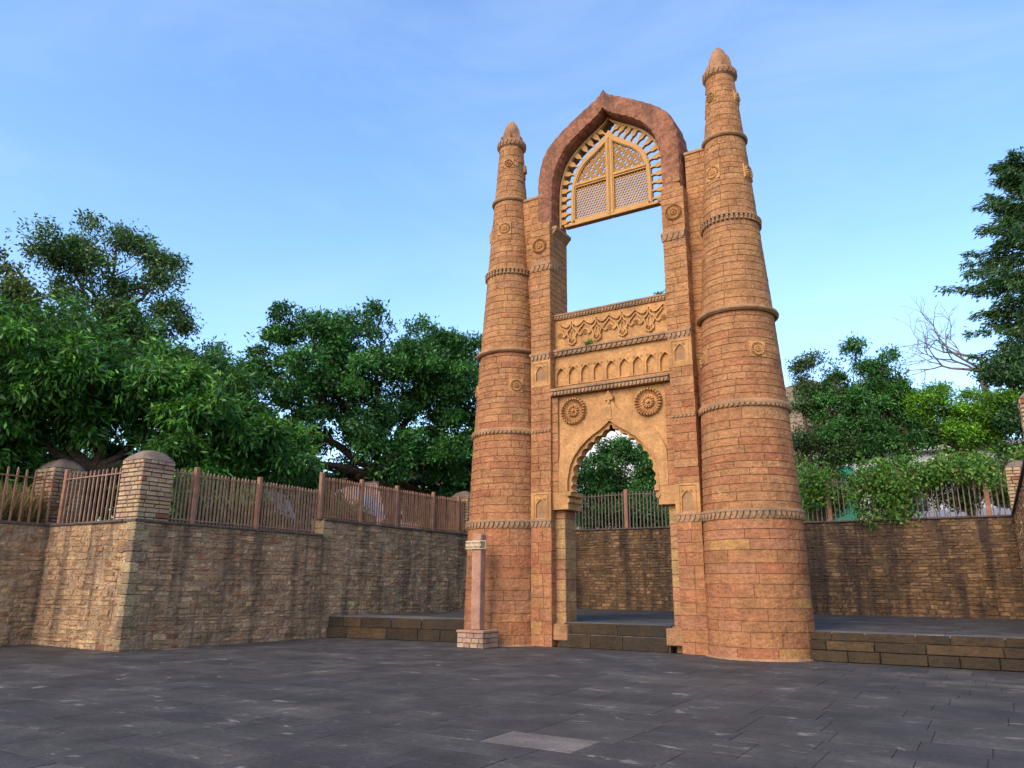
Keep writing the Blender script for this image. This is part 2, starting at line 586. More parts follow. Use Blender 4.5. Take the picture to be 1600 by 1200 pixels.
step_face(-0.55, -9.5, -4.75, [(0.0, 0.33, 0.12), (0.33, 0.652, 0.06)], plat, 0.17)
step_face(-0.30, 4.85, 9.6, [(0.0, 0.24, 0.14), (0.24, 0.45, 0.07), (0.45, 0.652, 0.0)], plat)
emit(pieces, 80, 'step_stone', M['step'], 'step_stones')
pb = MB()
for xa, xb, y in ((-9.5, -4.75, -0.61), (4.85, 9.6, -0.30)):
    xs = cuts(xa, xb, 0.7, 1.3)
    k_ = 0.17 if xa < 0 else 0.0
    for a, b in zip(xs[:-1], xs[1:]):
        a, b, zt = a + .004, b - .004, 0.645 + random.uniform(-.003, .003)
        ya, yb = y + .012 + k_ * (a - xb), y + .012 + k_ * (b - xb)
        pb.add([(a, ya, .6), (b, yb, .6), (b, .42, .6), (a, .42, .6), (a, ya, zt), (b, yb, zt), (b, .42, zt), (a, .42, zt)],
               [(0, 3, 2, 1), (4, 5, 6, 7), (0, 1, 5, 4), (1, 2, 6, 5), (2, 3, 7, 6), (3, 0, 4, 7)], (0.135, 0.115, 0.102))
tag(pb.build('step_edge', M['paver'], plat), 'paler worn paving slabs along the platform edge')
st = MB()
st.add([(-9.5, -1.38, 0), (-4.75, -.57, 0), (-4.75, -.05, 0), (-9.5, -.05, 0), (-9.5, -1.38, .6), (-4.75, -.57, .6), (-4.75, -.05, .6), (-9.5, -.05, .6)], [(0, 3, 2, 1), (4, 5, 6, 7), (0, 1, 5, 4), (1, 2, 6, 5), (2, 3, 7, 6), (3, 0, 4, 7)])
st.box(4.85, 9.6, -0.265, -0.05, 0.0, 0.60)
st.build('step_core', M['mortar_dark'], plat)

# ------------------------------------------------------------------ the gateway
AX = 3.6588
PF = -0.57                                     # pier front plane
gate = empty('stone_gateway', (0, 0, 0))
tag(gate, 'tall free-standing sandstone gateway with two tapering round towers and a high pointed arch', 'gateway')
GP = []                                        # stone blocks of the gateway

PROF = [(-0.05, 1.285), (0.0, 1.285), (3.24, 1.225), (6.03, 1.115), (8.65, 0.955), (11.38, 0.765), (14.08, 0.575), (16.32, 0.41)]


def rad(z):
    for (za, ra), (zb, rb) in zip(PROF[:-1], PROF[1:]):
        if z <= zb:
            return ra + (rb - ra) * (z - za) / (zb - za)
    return PROF[-1][1]


def polar_relief(c, ax, ay, nrm, Rad, petals, inner_petals, h=0.05, na=56, nr=13):
    """carved rosette: raised toothed rim, hollow, inner flower, boss"""
    V, F = [], []
    c, ax, ay, nrm = Vector(c), Vector(ax), Vector(ay), Vector(nrm)
    rs = [0.0, 0.08, 0.14, 0.2, 0.3, 0.4, 0.45, 0.52, 0.62, 0.72, 0.78, 0.82, 0.93, 1.0][:nr + 1]
    hs = [1.0, 0.95, 0.3, 0.28, 0.85, 0.8, 0.12, 0.14, 0.3, 0.5, 0.5, 1.0, 0.95, 0.0]
    for r, hh in zip(rs, hs):
        for k in range(na):
            a = 2 * math.pi * k / na
            w = 1.0
            if 0.26 < r < 0.46:
                w = 0.3 + 0.7 * (1 if math.sin(a * inner_petals) > -0.25 else 0)
            elif 0.5 < r < 0.79:
                w = 0.5 + 0.5 * math.sin(a * petals)
            elif 0.8 < r < 0.99:
                w = 0.2 + 0.8 * (1 if math.sin(a * petals) > -0.35 else 0)
            rr = r * Rad * (1.0 if r < 0.99 else 1.02)
            V.append(c + ax * (rr * math.cos(a)) + ay * (rr * math.sin(a)) + nrm * (h * hh * w))
    n = len(rs)
    for i in range(n - 1):
        for k in range(na):
            j = (k + 1) % na
            F.append((i * na + k, (i + 1) * na + k, (i + 1) * na + j, i * na + j))
    return V, F


def make_tower(sx, rosettes, key):
    ax = (sx * AX, 0.0)
    tw = empty('tower', (ax[0], 0, 0), gate)
    tag(tw, key)
    core = MB()
    core.lathe(ax, [(rad(z) - 0.026, z) for z in np.linspace(-0.05, 16.3, 30)], 96)
    core.build('core', M['core'], tw, True)
    sk = MB()
    sk.lathe(ax, [(1.25, 0.05), (1.30, 0.04), (1.345, 0.015), (1.36, -0.01)], 64)
    sk.build('mortar_skirt', M['trim'], tw)
    # courses of dressed blocks between the rings
    for za, zb in ((0.0, 3.24), (3.48, 6.03), (6.2, 8.65), (8.78, 11.34), (11.52, 14.08), (14.2, 16.28)):
        hh = (0.235, 0.36) if zb < 4 else (0.165, 0.245)
        zs = courses(za, zb, *hh)
        for z0, z1 in zip(zs[:-1], zs[1:]):
            rm = rad((z0 + z1) / 2)
            L = (0.7, 1.45) if zb < 4 else (0.42, 1.0)
            if za > 11:
                L = (0.3, 0.62)
            off = random.uniform(0, 6.28)
            ss = cuts(0, 2 * math.pi * rm, *L)
            for a, b in zip(ss[:-1], ss[1:]):
                def mp(s, t, d, rm=rm, off=off):
                    th = off + s / rm
                    r_ = rad(t) + d
                    return (ax[0] + r_ * math.cos(th), r_ * math.sin(th), t)
                n = max(2, int((b - a) / rm / 0.16))
                am = math.atan2(*(lambda p: (p[1], p[0] - ax[0]))(mp((a + b) / 2, z0, 0)))
                # the part buried in the wall behind needs no face
                px = mp((a + b) / 2, z0, 0)
                inward = (px[0] - ax[0]) * -sx
                if inward > 0.55 * rm and -0.1 < px[1] < 0.5:
                    continue
                pal = PAL_LOW if zb < 4 else PAL_MID if zb < 9 else PAL_HIGH
                GP.append((score(mp, a, b, z0, z1), tw, slab(mp, a, b, z0, z1, n, random.uniform(-0.004, 0.005), 0.006, 0.028, 0.0025, 0.003), pick(pal)))
    # rings
    def ring(z, prof, name='ring', mat='rings', extra=None):
        b = MB()
        b.lathe(ax, prof, 64, closed=True)
        if extra:
            extra(b)
        o = b.build(name, M[mat], tw)
        return o

    def teeth(b, r, z0, z1, n, wk=0.42, dr=0.035, tri=True, r2=None):
        for k in range(n):
            a = 2 * math.pi * k / n
            w = math.pi / n * 2 * wk
            r2_ = r2 or r
            pt = lambda rr, aa, z: (ax[0] + rr * math.cos(aa), rr * math.sin(aa), z)
            if tri:
                V = [pt(r, a - w, z1), pt(r, a + w, z1), pt(r2_, a + w * .8, (z0 + z1) / 2), pt(r2_, a, z0), pt(r2_, a - w * .8, (z0 + z1) / 2)]
                V += [pt(r + dr, a - w, z1), pt(r + dr, a + w, z1), pt(r2_ + dr, a + w * .8, (z0 + z1) / 2), pt(r2_ + dr, a, z0), pt(r2_ + dr, a - w * .8, (z0 + z1) / 2)]
                F = [(5, 9, 8, 7, 6)] + [(i, (i + 1) % 5, (i + 1) % 5 + 5, i + 5) for i in range(5)]
            else:
                V = [pt(rr, aa, z) for z in (z0, z1) for rr in (r - .02, r + dr) for aa in (a - w, a + w)]
                F = [(2, 3, 7, 6), (0, 1, 3, 2), (4, 6, 7, 5), (0, 2, 6, 4), (1, 5, 7, 3)]
            b.add(V, F)

    def simple(z, over, h):
        r0 = rad(z)
        return [(r0 - .05, z - h * .5), (r0 + over * .55, z - h * .5), (r0 + over * .95, z - h * .2), (r0 + over, z + h * .05), (r0 + over * .85, z + h * .35), (r0 + over * .2, z + h * .5), (r0 - .05, z + h * .5)]

    ring(14.13, simple(14.14, 0.085, 0.13))
    ring(8.72, simple(8.71, 0.135, 0.15))
    rE = rad(6.12)
    ring(6.12, [(rE - .05, 6.03), (rE + .03, 6.03), (rE + .03, 6.1), (rE + .075, 6.11), (rE + .07, 6.17), (rE + .03, 6.22), (rE - .05, 6.24)], extra=lambda b: teeth(b, rE + .02, 6.03, 6.11, 56, 0.44, 0.05))
    rF = rad(3.35)
    ring(3.35, [(rF - .05, 3.24), (rF + .03, 3.24), (rF + .03, 3.4), (rF + .085, 3.41), (rF + .085, 3.455), (rF + .05, 3.48), (rF - .05, 3.49)], mat='trim', extra=lambda b: teeth(b, rF + .025, 3.255, 3.41, 54, 0.40, 0.05))
    rC = rad(11.43)

    def dent(b):
        teeth(b, rC + .02, 11.43, 11.49, 40, 0.27, 0.06, False)
        a0 = len(b.v)
        teeth(b, rC + .02, 11.35, 11.42, 40, 0.27, 0.055, False)
    ring(11.43, [(rC - .05, 11.34), (rC + .015, 11.34), (rC + .015, 11.49), (rC + .085, 11.495), (rC + .085, 11.525), (rC - .05, 11.54)], extra=dent)
    ring(16.36, [(0.36, 16.24), (0.425, 16.24), (0.475, 16.29), (0.48, 16.45), (0.46, 16.50), (0.32, 16.50)], name='crown_band', mat='finial', extra=lambda b: teeth(b, 0.475, 16.29, 16.45, 22, 0.36, 0.035))
    # petals and dome of the finial
    b = MB()
    b.lathe(ax, [(0.30, 16.48), (0.31, 16.66), (0.30, 16.86), (0.255, 17.07), (0.18, 17.25), (0.09, 17.37), (0.035, 17.43), (0.0, 17.44)], 28)
    b.build('finial_dome', M['finial'], tw, True)
    for k in range(7):
        a = 2 * math.pi * (k + 0.35) / 7
        b = MB()
        hz = random.uniform(0.38, 0.55) if k % 4 else random.uniform(0.2, 0.3)
        out = [(-.135, 0), (-.14, .45), (-.09, .8), (0, 1.0), (.09, .8), (.14, .45), (.135, 0)]
        V, F = [], []
        for dr in (0.0, 0.06):
            for w, q in out:
                z = 16.49 + q * hz
                rr = 0.35 + 0.02 * q - 0.05 * q * q + dr
                aa = a + w / 0.41
                V.append((ax[0] + rr * math.cos(aa), rr * math.sin(aa), z))
        m = len(out)
        F = [tuple(range(m, 2 * m))] + [(i, i + 1, i + 1 + m, i + m) for i in range(m - 1)]
        b.add(V, F)
        b.build('petal', M['finial'], tw)
    # rosettes on square plates
    for az, z, Rr in rosettes:
        r0 = rad(z)
        n2 = Vector((math.sin(R(az)), -math.cos(R(az)), (rad(z - 1) - rad(z + 1)) / 2)).normalized()
        tx = Vector((math.cos(R(az)), math.sin(R(az)), 0))
        ty = n2.cross(tx) * -1
        if ty.z < 0:
            ty = -ty
        c = Vector((ax[0] + r0 * math.sin(R(az)), -r0 * math.cos(R(az)), z)) - n2 * 0.018
        b = MB()
        g = Rr * 1.12
        V = [c + tx * (sx_ * g) + ty * (sy_ * g) + n2 * dd for dd, kk in ((-0.14, 1), (0.022, 1)) for sx_, sy_ in ((-1, -1), (1, -1), (1, 1), (-1, 1))]
        b.add(V, [(4, 5, 6, 7), (0, 1, 5, 4), (1, 2, 6, 5), (2, 3, 7, 6), (3, 0, 4, 7)])
        b.add(*polar_relief(c + n2 * 0.022, tx, ty, n2, Rr, 18, 8, 0.055, 108))
        b.build('rosette', M['carved'], tw)
    return tw


tag(gate)
towerR = make_tower(1, [(40, 7.55, .19), (-52, 7.55, .19), (130, 7.55, .19), (-20, 12.95, .2), (78, 12.95, .2), (-24, 15.5, .15), (85, 15.5, .15)], 'nearer right hand tower')
towerL = make_tower(-1, [(43, 7.55, .19), (-50, 7.55, .19), (13, 13.0, .2), (-75, 13.0, .2), (20, 15.5, .15), (118, 15.5, .15)], 'farther left hand tower')


# ---- flank walls between towers and piers
def wall_blocks(par, mp, s0, s1, t0, t1, h, L, pal, n=2, jit=0.003):
    zs = courses(t0, t1, *h)
    for z0, z1 in zip(zs[:-1], zs[1:]):
        xs = cuts(s0, s1, *L)
        for a, b in zip(xs[:-1], xs[1:]):
            GP.append((score(mp, a, b, z0, z1), par, slab(mp, a, b, z0, z1, n, random.uniform(-.005, .005), 0.006, 0.022, 0.0025, jit), pick(pal)))


for sx in (-1, 1):
    fw = empty('flank_wall', (sx * 2.85, 0.1, 0), gate)
    b = MB()
    x0, x1 = sorted((sx * 2.5, sx * 3.25))
    b.box(x0, x1, -0.13, 0.56, 0, 14.02)
    b.build('core', M['core'], fw)
    mp = lambda s, t, d: (s, -0.15 - d, t)
    wall_blocks(fw, mp, x0 + 0.0, x1, 0.0, 14.05, (0.17, 0.25), (0.35, 0.75), PAL_HIGH)
    mp = lambda s, t, d: (-s, 0.58 + d, t)
    wall_blocks(fw, mp, -x1, -x0, 0.0, 14.05, (0.17, 0.25), (0.35, 0.75), PAL_HIGH)
    b = MB()
    b.cbox(x0 - .02, x1 - .0, -0.19, 0.6, 14.03, 14.13, 0.015)
    b.build('coping', M['rings'], fw)

# ---- piers
PX0, PX1 = 1.86, 2.53


def leaf_row(b, mp, s0, s1, z0, z1, step, proud=0.04):
    n = max(1, round((s1 - s0) / step))
    st_ = (s1 - s0) / n
    for k in range(n):
        a = s0 + st_ * (k + 0.5)
        w = st_ * 0.42
        poly = [(a - w, z1), (a + w, z1), (a + w * .85, z0 + (z1 - z0) * .5), (a, z0), (a - w * .85, z0 + (z1 - z0) * .5)]
        V = [mp(s, t, -0.005) for s, t in poly] + [mp(s, t, proud) for s, t in poly]
        F = [(5, 9, 8, 7, 6), (5, 6, 7, 8, 9)][:1] + [(i, (i + 1) % 5, (i + 1) % 5 + 5, i + 5) for i in range(5)]
        b.add(V, F)


def ogee(w, z0, zs, zt, n=9):
    """half outline of a pointed niche: from (w,z0) up the jamb, over the ogee to (0,zt)"""
    pts = [(w, z0), (w, zs)]
    h = zt - zs
    for i in range(1, n + 1):
        t = i / n
        x = w * (1 - t) ** 0.75 * (1 + 0.15 * math.sin(math.pi * t))
        z = zs + h * (0.72 * math.sin(t * math.pi / 2) + 0.28 * t ** 3)
        pts.append((x if i < n else 0.0, z))
    return pts


def niche_plate(b, x0, x1, z0, z1, cx, w, zb, zs, zt, yf, dep, frame=True):
    """plate with a recessed pointed niche; front yf, recess depth dep"""
    half = ogee(w, zb, zs, zt)
    inner = [(cx - x, z) for x, z in half] + [(cx + x, z) for x, z in half[::-1][1:]]
    cz = zb + 1e-4
    outer = []
    for x, z in inner:
        dx, dz = x - cx, z - cz
        ks = []
        if dx > 1e-9:
            ks.append((x1 - cx) / dx)
        if dx < -1e-9:
            ks.append((x0 - cx) / dx)
        if dz > 1e-9:
            ks.append((z1 - cz) / dz)
        k = min(ks) if ks else 1
        outer.append((cx + dx * k, cz + dz * k))
    # put exact corners in
    def snap(cxn, czn):
        i = min(range(len(outer)), key=lambda j: (outer[j][0] - cxn) ** 2 + (outer[j][1] - czn) ** 2)
        outer[i] = (cxn, czn)
    snap(x0, z1)
    snap(x1, z1)
    outer[0] = (x0, zb)
    outer[-1] = (x1, zb)
    b.ribbon(outer, inner, yf, yf + dep)
    b.box(x0, x1, yf, yf + dep, z0, zb)
    b.box(x0 + .003, x1 - .003, yf + dep - 0.004, yf + dep + 0.05, z0 + .003, z1 - .003)
    # fine raised moulding round the niche and two bosses
    h2 = ogee(w * 1.16, zb, zs, zt + 0.035)
    out2 = [(cx - x, z) for x, z in h2] + [(cx + x, z) for x, z in h2[::-1][1:]]
    b.ribbon(out2, inner, yf - 0.012, yf + 0.004)
    for s_ in (-1, 1):
        V, F = polar_relief((cx + s_ * w * 0.75, yf, zt - 0.01), (1, 0, 0), (0, 0, 1), (0, -1, 0), min(0.045, w * 0.28), 8, 6, 0.018, 14)
        b.add(V, F)


for sx in (-1, 1):
    pr = empty('pier', (sx * 2.2, 0, 0), gate)
    x0, x1 = sorted((sx * PX0, sx * PX1))
    b = MB()
    b.box(x0 + .02, x1 - .02, PF + .02, 0.58, 0, 12.85)
    b.build('core', M['core'], pr)
    mf = lambda s, t, d: (s, PF - d, t)
    mb = lambda s, t, d: (-s, 0.6 + d, t)
    # faces: front, inner (towards the opening), outer
    xi, xo = sx * PX0, sx * PX1
    mi = (lambda s, t, d, xi=xi, sx=sx: (xi - sx * d, s * sx * -1, t)) if sx > 0 else (lambda s, t, d, xi=xi, sx=sx: (xi - sx * d, s, t))
    mo = (lambda s, t, d, xo=xo, sx=sx: (xo + sx * d, s, t)) if sx > 0 else (lambda s, t, d, xo=xo, sx=sx: (xo + sx * d, -s, t))
    for za, zb, pal in ((0.0, 3.26, PAL_LOW), (4.26, 6.03, PAL_MID), (6.12, 7.44, PAL_MID), (8.5, 11.22, PAL_HIGH), (11.48, 12.85, PAL_HIGH)):
        h = (0.26, 0.36) if zb < 4 else (0.17, 0.26)
        lo = 0.0
        wall_blocks(pr, mf, x0, x1, za + lo, zb, h, (0.34, 0.7), pal)
        wall_blocks(pr, mo, (PF if sx > 0 else 0.15), (-0.15 if sx > 0 else -PF), za, zb, h, (0.3, 0.6), pal)
    ya, yb = (-0.6, -PF) if sx > 0 else (PF, 0.6)
    wall_blocks(pr, mi, ya, yb, 7.2, 12.62, (0.17, 0.26), (0.3, 0.7), PAL_HIGH)
    wall_blocks(pr, mi, ya, yb, 0.0, 7.2, (0.24, 0.34), (0.4, 0.7), PAL_LOW)
    wall_blocks(pr, mb, -x1, -x0, 0.0, 12.85, (0.18, 0.28), (0.34, 0.7), PAL_HIGH)
    # bands
    b = MB()
    b.cbox(x0 - (.02 if sx > 0 else 0), x1 + (.0 if sx > 0 else .02), PF - .06, PF + .1, 3.42, 3.485, 0.008)
    b.box(x0, x1, PF - .015, PF + .1, 3.26, 3.42)
    leaf_row(b, lambda s, t, d: (s, PF - .015 - d, t), x0, x1, 3.275, 3.42, 0.14, 0.035)
    b.build('leaf_band', M['trim'], pr)
    b = MB()
    b.cbox(x0, x1, PF - .05, PF + .1, 6.09, 6.125, 0.008)
    b.box(x0 + .002, x1 - .002, PF - .012, PF + .1, 6.03, 6.09)
    leaf_row(b, lambda s, t, d: (s, PF - .012 - d, t), x0, x1, 6.03, 6.09, 0.12, 0.03)
    b.build('small_band', M['rings'], pr)
    b = MB()
    b.cbox(x0 - .03, x1 + .0, PF - .07, PF + .1, 8.42, 8.505, 0.01)
    b.box(x0, x1, PF - .015, PF + .1, 8.26, 8.42)
    leaf_row(b, lambda s, t, d: (s, PF - .015 - d, t), x0, x1, 8.28, 8.42, 0.14, 0.04)
    b.build('leaf_band', M['trim'], pr)
    # niche stones
    cx = (x0 + x1) / 2
    b = MB()
    niche_plate(b, x0, x1, 7.44, 8.26, cx, 0.15, 7.62, 7.86, 8.08, PF - 0.01, 0.09)
    b.ribbon([(cx - .25, 7.53), (cx - .25, 8.2), (cx + .25, 8.2), (cx + .25, 7.53)], [(cx - .225, 7.53), (cx - .225, 8.175), (cx + .225, 8.175), (cx + .225, 7.53)], PF - 0.028, PF + .0)
    b.build('niche_stone', M['carved'], pr)
    b = MB()
    niche_plate(b, x0, x1, 3.485, 4.26, cx, 0.155, 3.52, 3.86, 4.06, PF - 0.01, 0.1)
    for q in (-1, 1):
        b.cbox(cx + q * .225 - .018, cx + q * .225 + .018, PF - .035, PF, 3.49, 4.2, .006)
    b.cbox(cx - .245, cx + .245, PF - .032, PF, 4.195, 4.23, .006)
    b.build('niche_stone', M['carved'], pr)
    # capital with zigzag and upper rosette
    b = MB()
    e = 0.05
    xa, xb = (x0 - e, x1 - .01) if sx > 0 else (x0 + .01, x1 + e)
    b.cbox(xa, xb, PF - .06, -0.05, 11.40, 11.49, 0.01)
    b.box(xa + .03, xb - .03, PF - .025, -0.06, 11.22, 11.40)
    leaf_row(b, lambda s, t, d: (s, PF - .025 - d, t), x0, x1, 11.23, 11.40, 0.17, 0.035)
    if sx < 0:
        leaf_row(b, lambda s, t, d: (xb - .03 + d, s, t), PF - .02, -0.08, 11.23, 11.40, 0.17, 0.035)
    else:
        leaf_row(b, lambda s, t, d: (xa + .03 - d, -s, t), 0.08, -PF + .02, 11.23, 11.40, 0.17, 0.035)
    b.build('capital', M['rings'], pr)
    b = MB()
    b.add(*polar_relief((cx + sx * .02, PF - 0.008, 12.08), (1, 0, 0), (0, 0, 1), (0, -1, 0), 0.25, 26, 11, 0.08, 130))
    b.build('rosette', M['carved'], pr)
    b = MB()
    xa, xb = sorted((xi - sx * 0.17, xi + sx * 0.02))
    b.cbox(xa, xb, -0.42, 0.6, 12.62, 12.74, 0.012)
    b.prism([(xi, 12.45), (xi - sx * .15, 12.62), (xi, 12.62)][::(1 if sx < 0 else -1)], -0.40, 0.58)
    b.build('bracket', M['rings'], pr)

# ---- recessed jambs of the passage, with sill blocks
for sx in (-1, 1):
    jb = empty('jamb', (sx * 1.7, 0, 0), gate)
    x0, x1 = sorted((sx * 1.57, sx * 1.89))
    b = MB()
    b.box(x0 + .03, x1 - .01, -0.24, 0.36, 0.0, 3.74)
    b.build('core', M['core'], jb)
    mf = lambda s, t, d: (s, -0.27 - d, t)
    zs = courses(0.62, 3.74, 0.26, 0.36)
    for z0, z1 in zip(zs[:-1], zs[1:]):
        tint = pick(PAL_JAMB)
        GP.append((score(mf, x0, x1, z0, z1), jb, slab(mf, x0, x1, z0, z1, 1, 0, .008, .03, .003, .002), tint))
        xi = sx * 1.57
        mi = (lambda s, t, d: (1.57 - d, -s, t)) if sx > 0 else (lambda s, t, d: (-1.57 + d, s, t))
        cut_ = random.choice([None, 0.05, None])
        ya, yb = (-0.39, 0.27) if sx > 0 else (-0.27, 0.39)
        segs = [(ya, yb)] if cut_ is None else [(ya, cut_), (cut_, yb)]
        for a, q in segs:
            GP.append((score(mi, a, q, z0, z1), jb, slab(mi, a, q, z0, z1, 1, 0, .008, .03, .003, .002), pick(PAL_JAMB)))
    b = MB()
    b.cbox(x0 - .03 - (.25 if sx > 0 else 0) * 0, x1 + .0, -0.36, 0.42, 0.50, 0.635, 0.015)
    xa, xb = sorted((sx * 1.42, sx * 1.86))
    b.cbox(xa, xb, -0.50, 0.42, 0.18, 0.60, 0.02, )
    b.t = [(0.37, 0.185, 0.088)] * len(b.v)
    b.build('base_block', M['block'], jb)
    # narrow strip beside the spandrel
    xa, xb = sorted((sx * 1.66, sx * 1.87))
    b = MB()
    b.box(xa + .005, xb, -0.45, 0.2, 4.24, 7.08)
    b.build('strip_core', M['core'], jb)
    ms = lambda s, t, d: (s, -0.475 - d, t)
    wall_blocks(jb, ms, xa, xb, 4.25, 7.05, (0.24, 0.36), (0.3, 0.5), PAL_MID, 1)
    # impost with scroll bracket
    b = MB()
    xa, xb = sorted((sx * 1.36, sx * 1.87))
    b.cbox(xa, xb, -0.47, 0.38, 3.74, 4.25, 0.012)
    xs_ = sx * 1.36
    # scroll: a stepped volute on the inner front corner
    pts = []
    for k in range(15):
        t = k / 14
        a = -math.pi * 0.5 + t * math.pi * 1.6
        rr = 0.085 * (1 - 0.45 * t)
        pts.append((xs_ - sx * (-0.01 + rr * math.cos(a)), 4.0 + rr * math.sin(a)))
    b.prism(pts if sx < 0 else pts[::-1], -0.505, 0.30)
    b.cbox(*sorted((xs_ + sx * .05, xs_ - sx * .10)), -0.50, 0.34, 4.12, 4.245, .01)
    b.build('impost', M['carved'], jb)

# ---- threshold steps in the passage
pieces = []
th = empty('threshold_steps', (0, -0.3, 0))
tag(th, 'two low dark stained stone steps in the gate passage', 'steps')
b = MB()
b.box(-1.66, 1.5, -0.44, 0.4, 0, 0.36)
b.box(-1.64, 1.48, -0.30, 0.4, 0.36, 0.625)
b.build('core', M['mortar_dark'], th)
for (z0, z1, y, xa, xb) in ((0.0, 0.36, -0.47, -1.68, 1.46), (0.36, 0.655, -0.33, -1.62, 1.42)):
    xs = cuts(xa, xb, 0.9, 1.7)
    for a, q in zip(xs[:-1], xs[1:]):
        m = lambda s, t, d: (s, y - d, t)
        pieces.append((1, th, slab(m, a, q, z0, z1, 2, 0, .012, .03, .003, .006, 0.006), pick(PAL_STEP)))
        mt = lambda s, t, d: (s, t, z1 - 0.004 + d)
        pieces.append((1, th, slab(mt, a, q, y + .004, 0.41 if z1 > .5 else -0.29, 2, 0, .01, .02, .003, .003), (0.17, 0.145, 0.13)))
emit(pieces, 60, 'step_stone', M['step'], 'step_stones')


# ---- spandrel panel with the cusped arch
def spline(pts, n):
    P = [np.array(p, float) for p in pts]
    P = [2 * P[0] - P[1]] + P + [2 * P[-1] - P[-2]]
    out = []
    for i in range(1, len(P) - 2):
        for k in range(n):
            t = k / n
            a, b_, c, d = P[i - 1], P[i], P[i + 1], P[i + 2]
            out.append(0.5 * (2 * b_ + (c - a) * t + (2 * a - 5 * b_ + 4 * c - d) * t * t + (3 * b_ - a - 3 * c + d) * t ** 3))
    out.append(P[-2])
    return [tuple(float(x) for x in p) for p in out]


arch_h = spline([(1.38, 4.25), (1.365, 4.6), (1.24, 5.09), (0.97, 5.47), (0.64, 5.76), (0.25, 6.0), (0.0, 6.2)], 10)


def both(half):
    return [(-x, z) for x, z in half] + [(x, z) for x, z in half[::-1][1:]]


arch_pts = both(arch_h)


def rect_outer(pts, cz, hw, zt):
    out = []
    for x, z in pts:
        dx, dz = x, z - cz
        ks = []
        if abs(dx) > 1e-9:
            ks.append(hw / abs(dx))
        if dz > 1e-9:
            ks.append((zt - cz) / dz)
        k = min(ks)
        out.append((dx * k, cz + dz * k))
    for X in (-hw, hw):
        i = min(range(len(out)), key=lambda j: (out[j][0] - X) ** 2 + (out[j][1] - zt) ** 2)
        out[i] = (X, zt)
    return out


sp = empty('arch_panel', (0, -0.3, 4.25), gate)
b = MB()
b.ribbon(rect_outer(arch_pts, 4.2, 1.665, 7.08), arch_pts, -0.40, 0.12)
b.build('spandrel', M['carved'], sp)
# plain raised band round the arch, rising to the finial
band_h = spline([(1.655, 4.25), (1.66, 4.8), (1.62, 5.28), (1.38, 5.72), (1.12, 5.98), (0.80, 6.14), (0.52, 6.28), (0.28, 6.48), (0.13, 6.70), (0.055, 6.93)], 6)
ih = [arch_h[min(len(arch_h) - 1, round(i * (len(arch_h) - 1) / (len(band_h) - 1)))] for i in range(len(band_h))]
b = MB()
for s in (-1, 1):
    o_ = [(s * x, z) for x, z in band_h]
    i_ = [(s * (x + 0.002), z) for x, z in ih]
    b.ribbon(o_, i_, -0.475, -0.392)
b.build('arch_band', M['carved'], sp)
# cusped border
b = MB()
inn = []
N = len(arch_h)
for i, (x, z) in enumerate(arch_h):
    p0, p1 = arch_h[max(0, i - 1)], arch_h[min(N - 1, i + 1)]
    tx, tz = p1[0] - p0[0], p1[1] - p0[1]
    L = math.hypot(tx, tz)
    nx, nz = tz / L, -tx / L
    if i == N - 1:
        nx, nz = 0, 1
    t = i / (N - 1)
    d = 0.085 + 0.085 * (1 - abs(math.sin(math.pi * 9 * t)) ** 0.7)
    inn.append((max(0.0, x - nx * d) if i < N - 1 else 0.0, z - nz * d - (0.12 if i == N - 1 else 0)))
fix = []
for p in inn:
    fix.append(p)
b.ribbon(arch_pts, both(fix), -0.40, -0.10)
# bead moulding
mid1 = [((x * 0.9 + q[0] * 0.1), (z * 0.9 + q[1] * 0.1)) for (x, z), q in zip(arch_h, fix)]
b.ribbon(both([(x + .02, z + .015) for x, z in arch_h]), both(mid1), -0.50, -0.39)
b.build('cusped_border', M['carved'], sp)
for s, nm in ((-1, 'medallion'), (1, 'medallion')):
    b = MB()
    b.add(*polar_relief((s * 1.165, -0.401, 6.6), (1, 0, 0), (0, 0, 1), (0, -1, 0), 0.415, 26, 13, 0.13, 208))
    b.build(nm, M['carved'], sp)
b = MB()
spd = [(0, 7.24), (.045, 7.17), (.115, 7.08), (.125, 7.02), (.085, 6.975), (.035, 6.99), (.03, 6.9), (-.03, 6.9), (-.035, 6.99), (-.085, 6.975), (-.125, 7.02), (-.115, 7.08), (-.045, 7.17)]
b.prism([(x * 1.15, 7.06 + (z - 7.24) * 1.1) for x, z in spd][::-1], -0.54, -0.40)
b.prism([(-.075, 6.22), (.075, 6.22), (.04, 6.72), (-.04, 6.72)], -0.50, -0.40)
b.build('spade_finial', M['carved'], sp)

# ---- cornice, arcade frieze, bands, relief panel
b = MB()
b.cbox(-1.85, 1.85, -0.66, 0.3, 7.22, 7.30, 0.012)
b.box(-1.84, 1.84, -0.60, 0.3, 7.10, 7.22)
leaf_row(b, lambda s, t, d: (s, -0.60 - d, t), -1.84, 1.84, 7.085, 7.2, 0.115, 0.04)
b.build('cornice', M['trim'], gate)
fr = empty('arcade_frieze', (0, -0.2, 7.3), gate)
b = MB()
b.box(-1.86, 1.86, -0.18, 0.3, 7.301, 8.40)
b.box(-1.86, 1.86, -0.24, -0.18, 7.301, 7.46)
b.box(-1.86, 1.86, -0.24, -0.18, 8.12, 8.40)
b.box(-1.86, 1.86, -0.262, -0.24, 8.12, 8.16)
b.build('wall', M['carved'], fr)
nw = 3.72 / 9
for k in range(9):
    xa = -1.86 + nw * k
    b = MB()
    niche_plate(b, xa + .003, xa + nw - .003, 7.46, 8.118, xa + nw / 2, 0.15, 7.49, 7.80, 8.02, -0.27, 0.085)
    b.build('niche', M['carved'], fr)
b = MB()
b.cbox(-1.86, 1.86, -0.40, 0.3, 8.52, 8.60, 0.012)
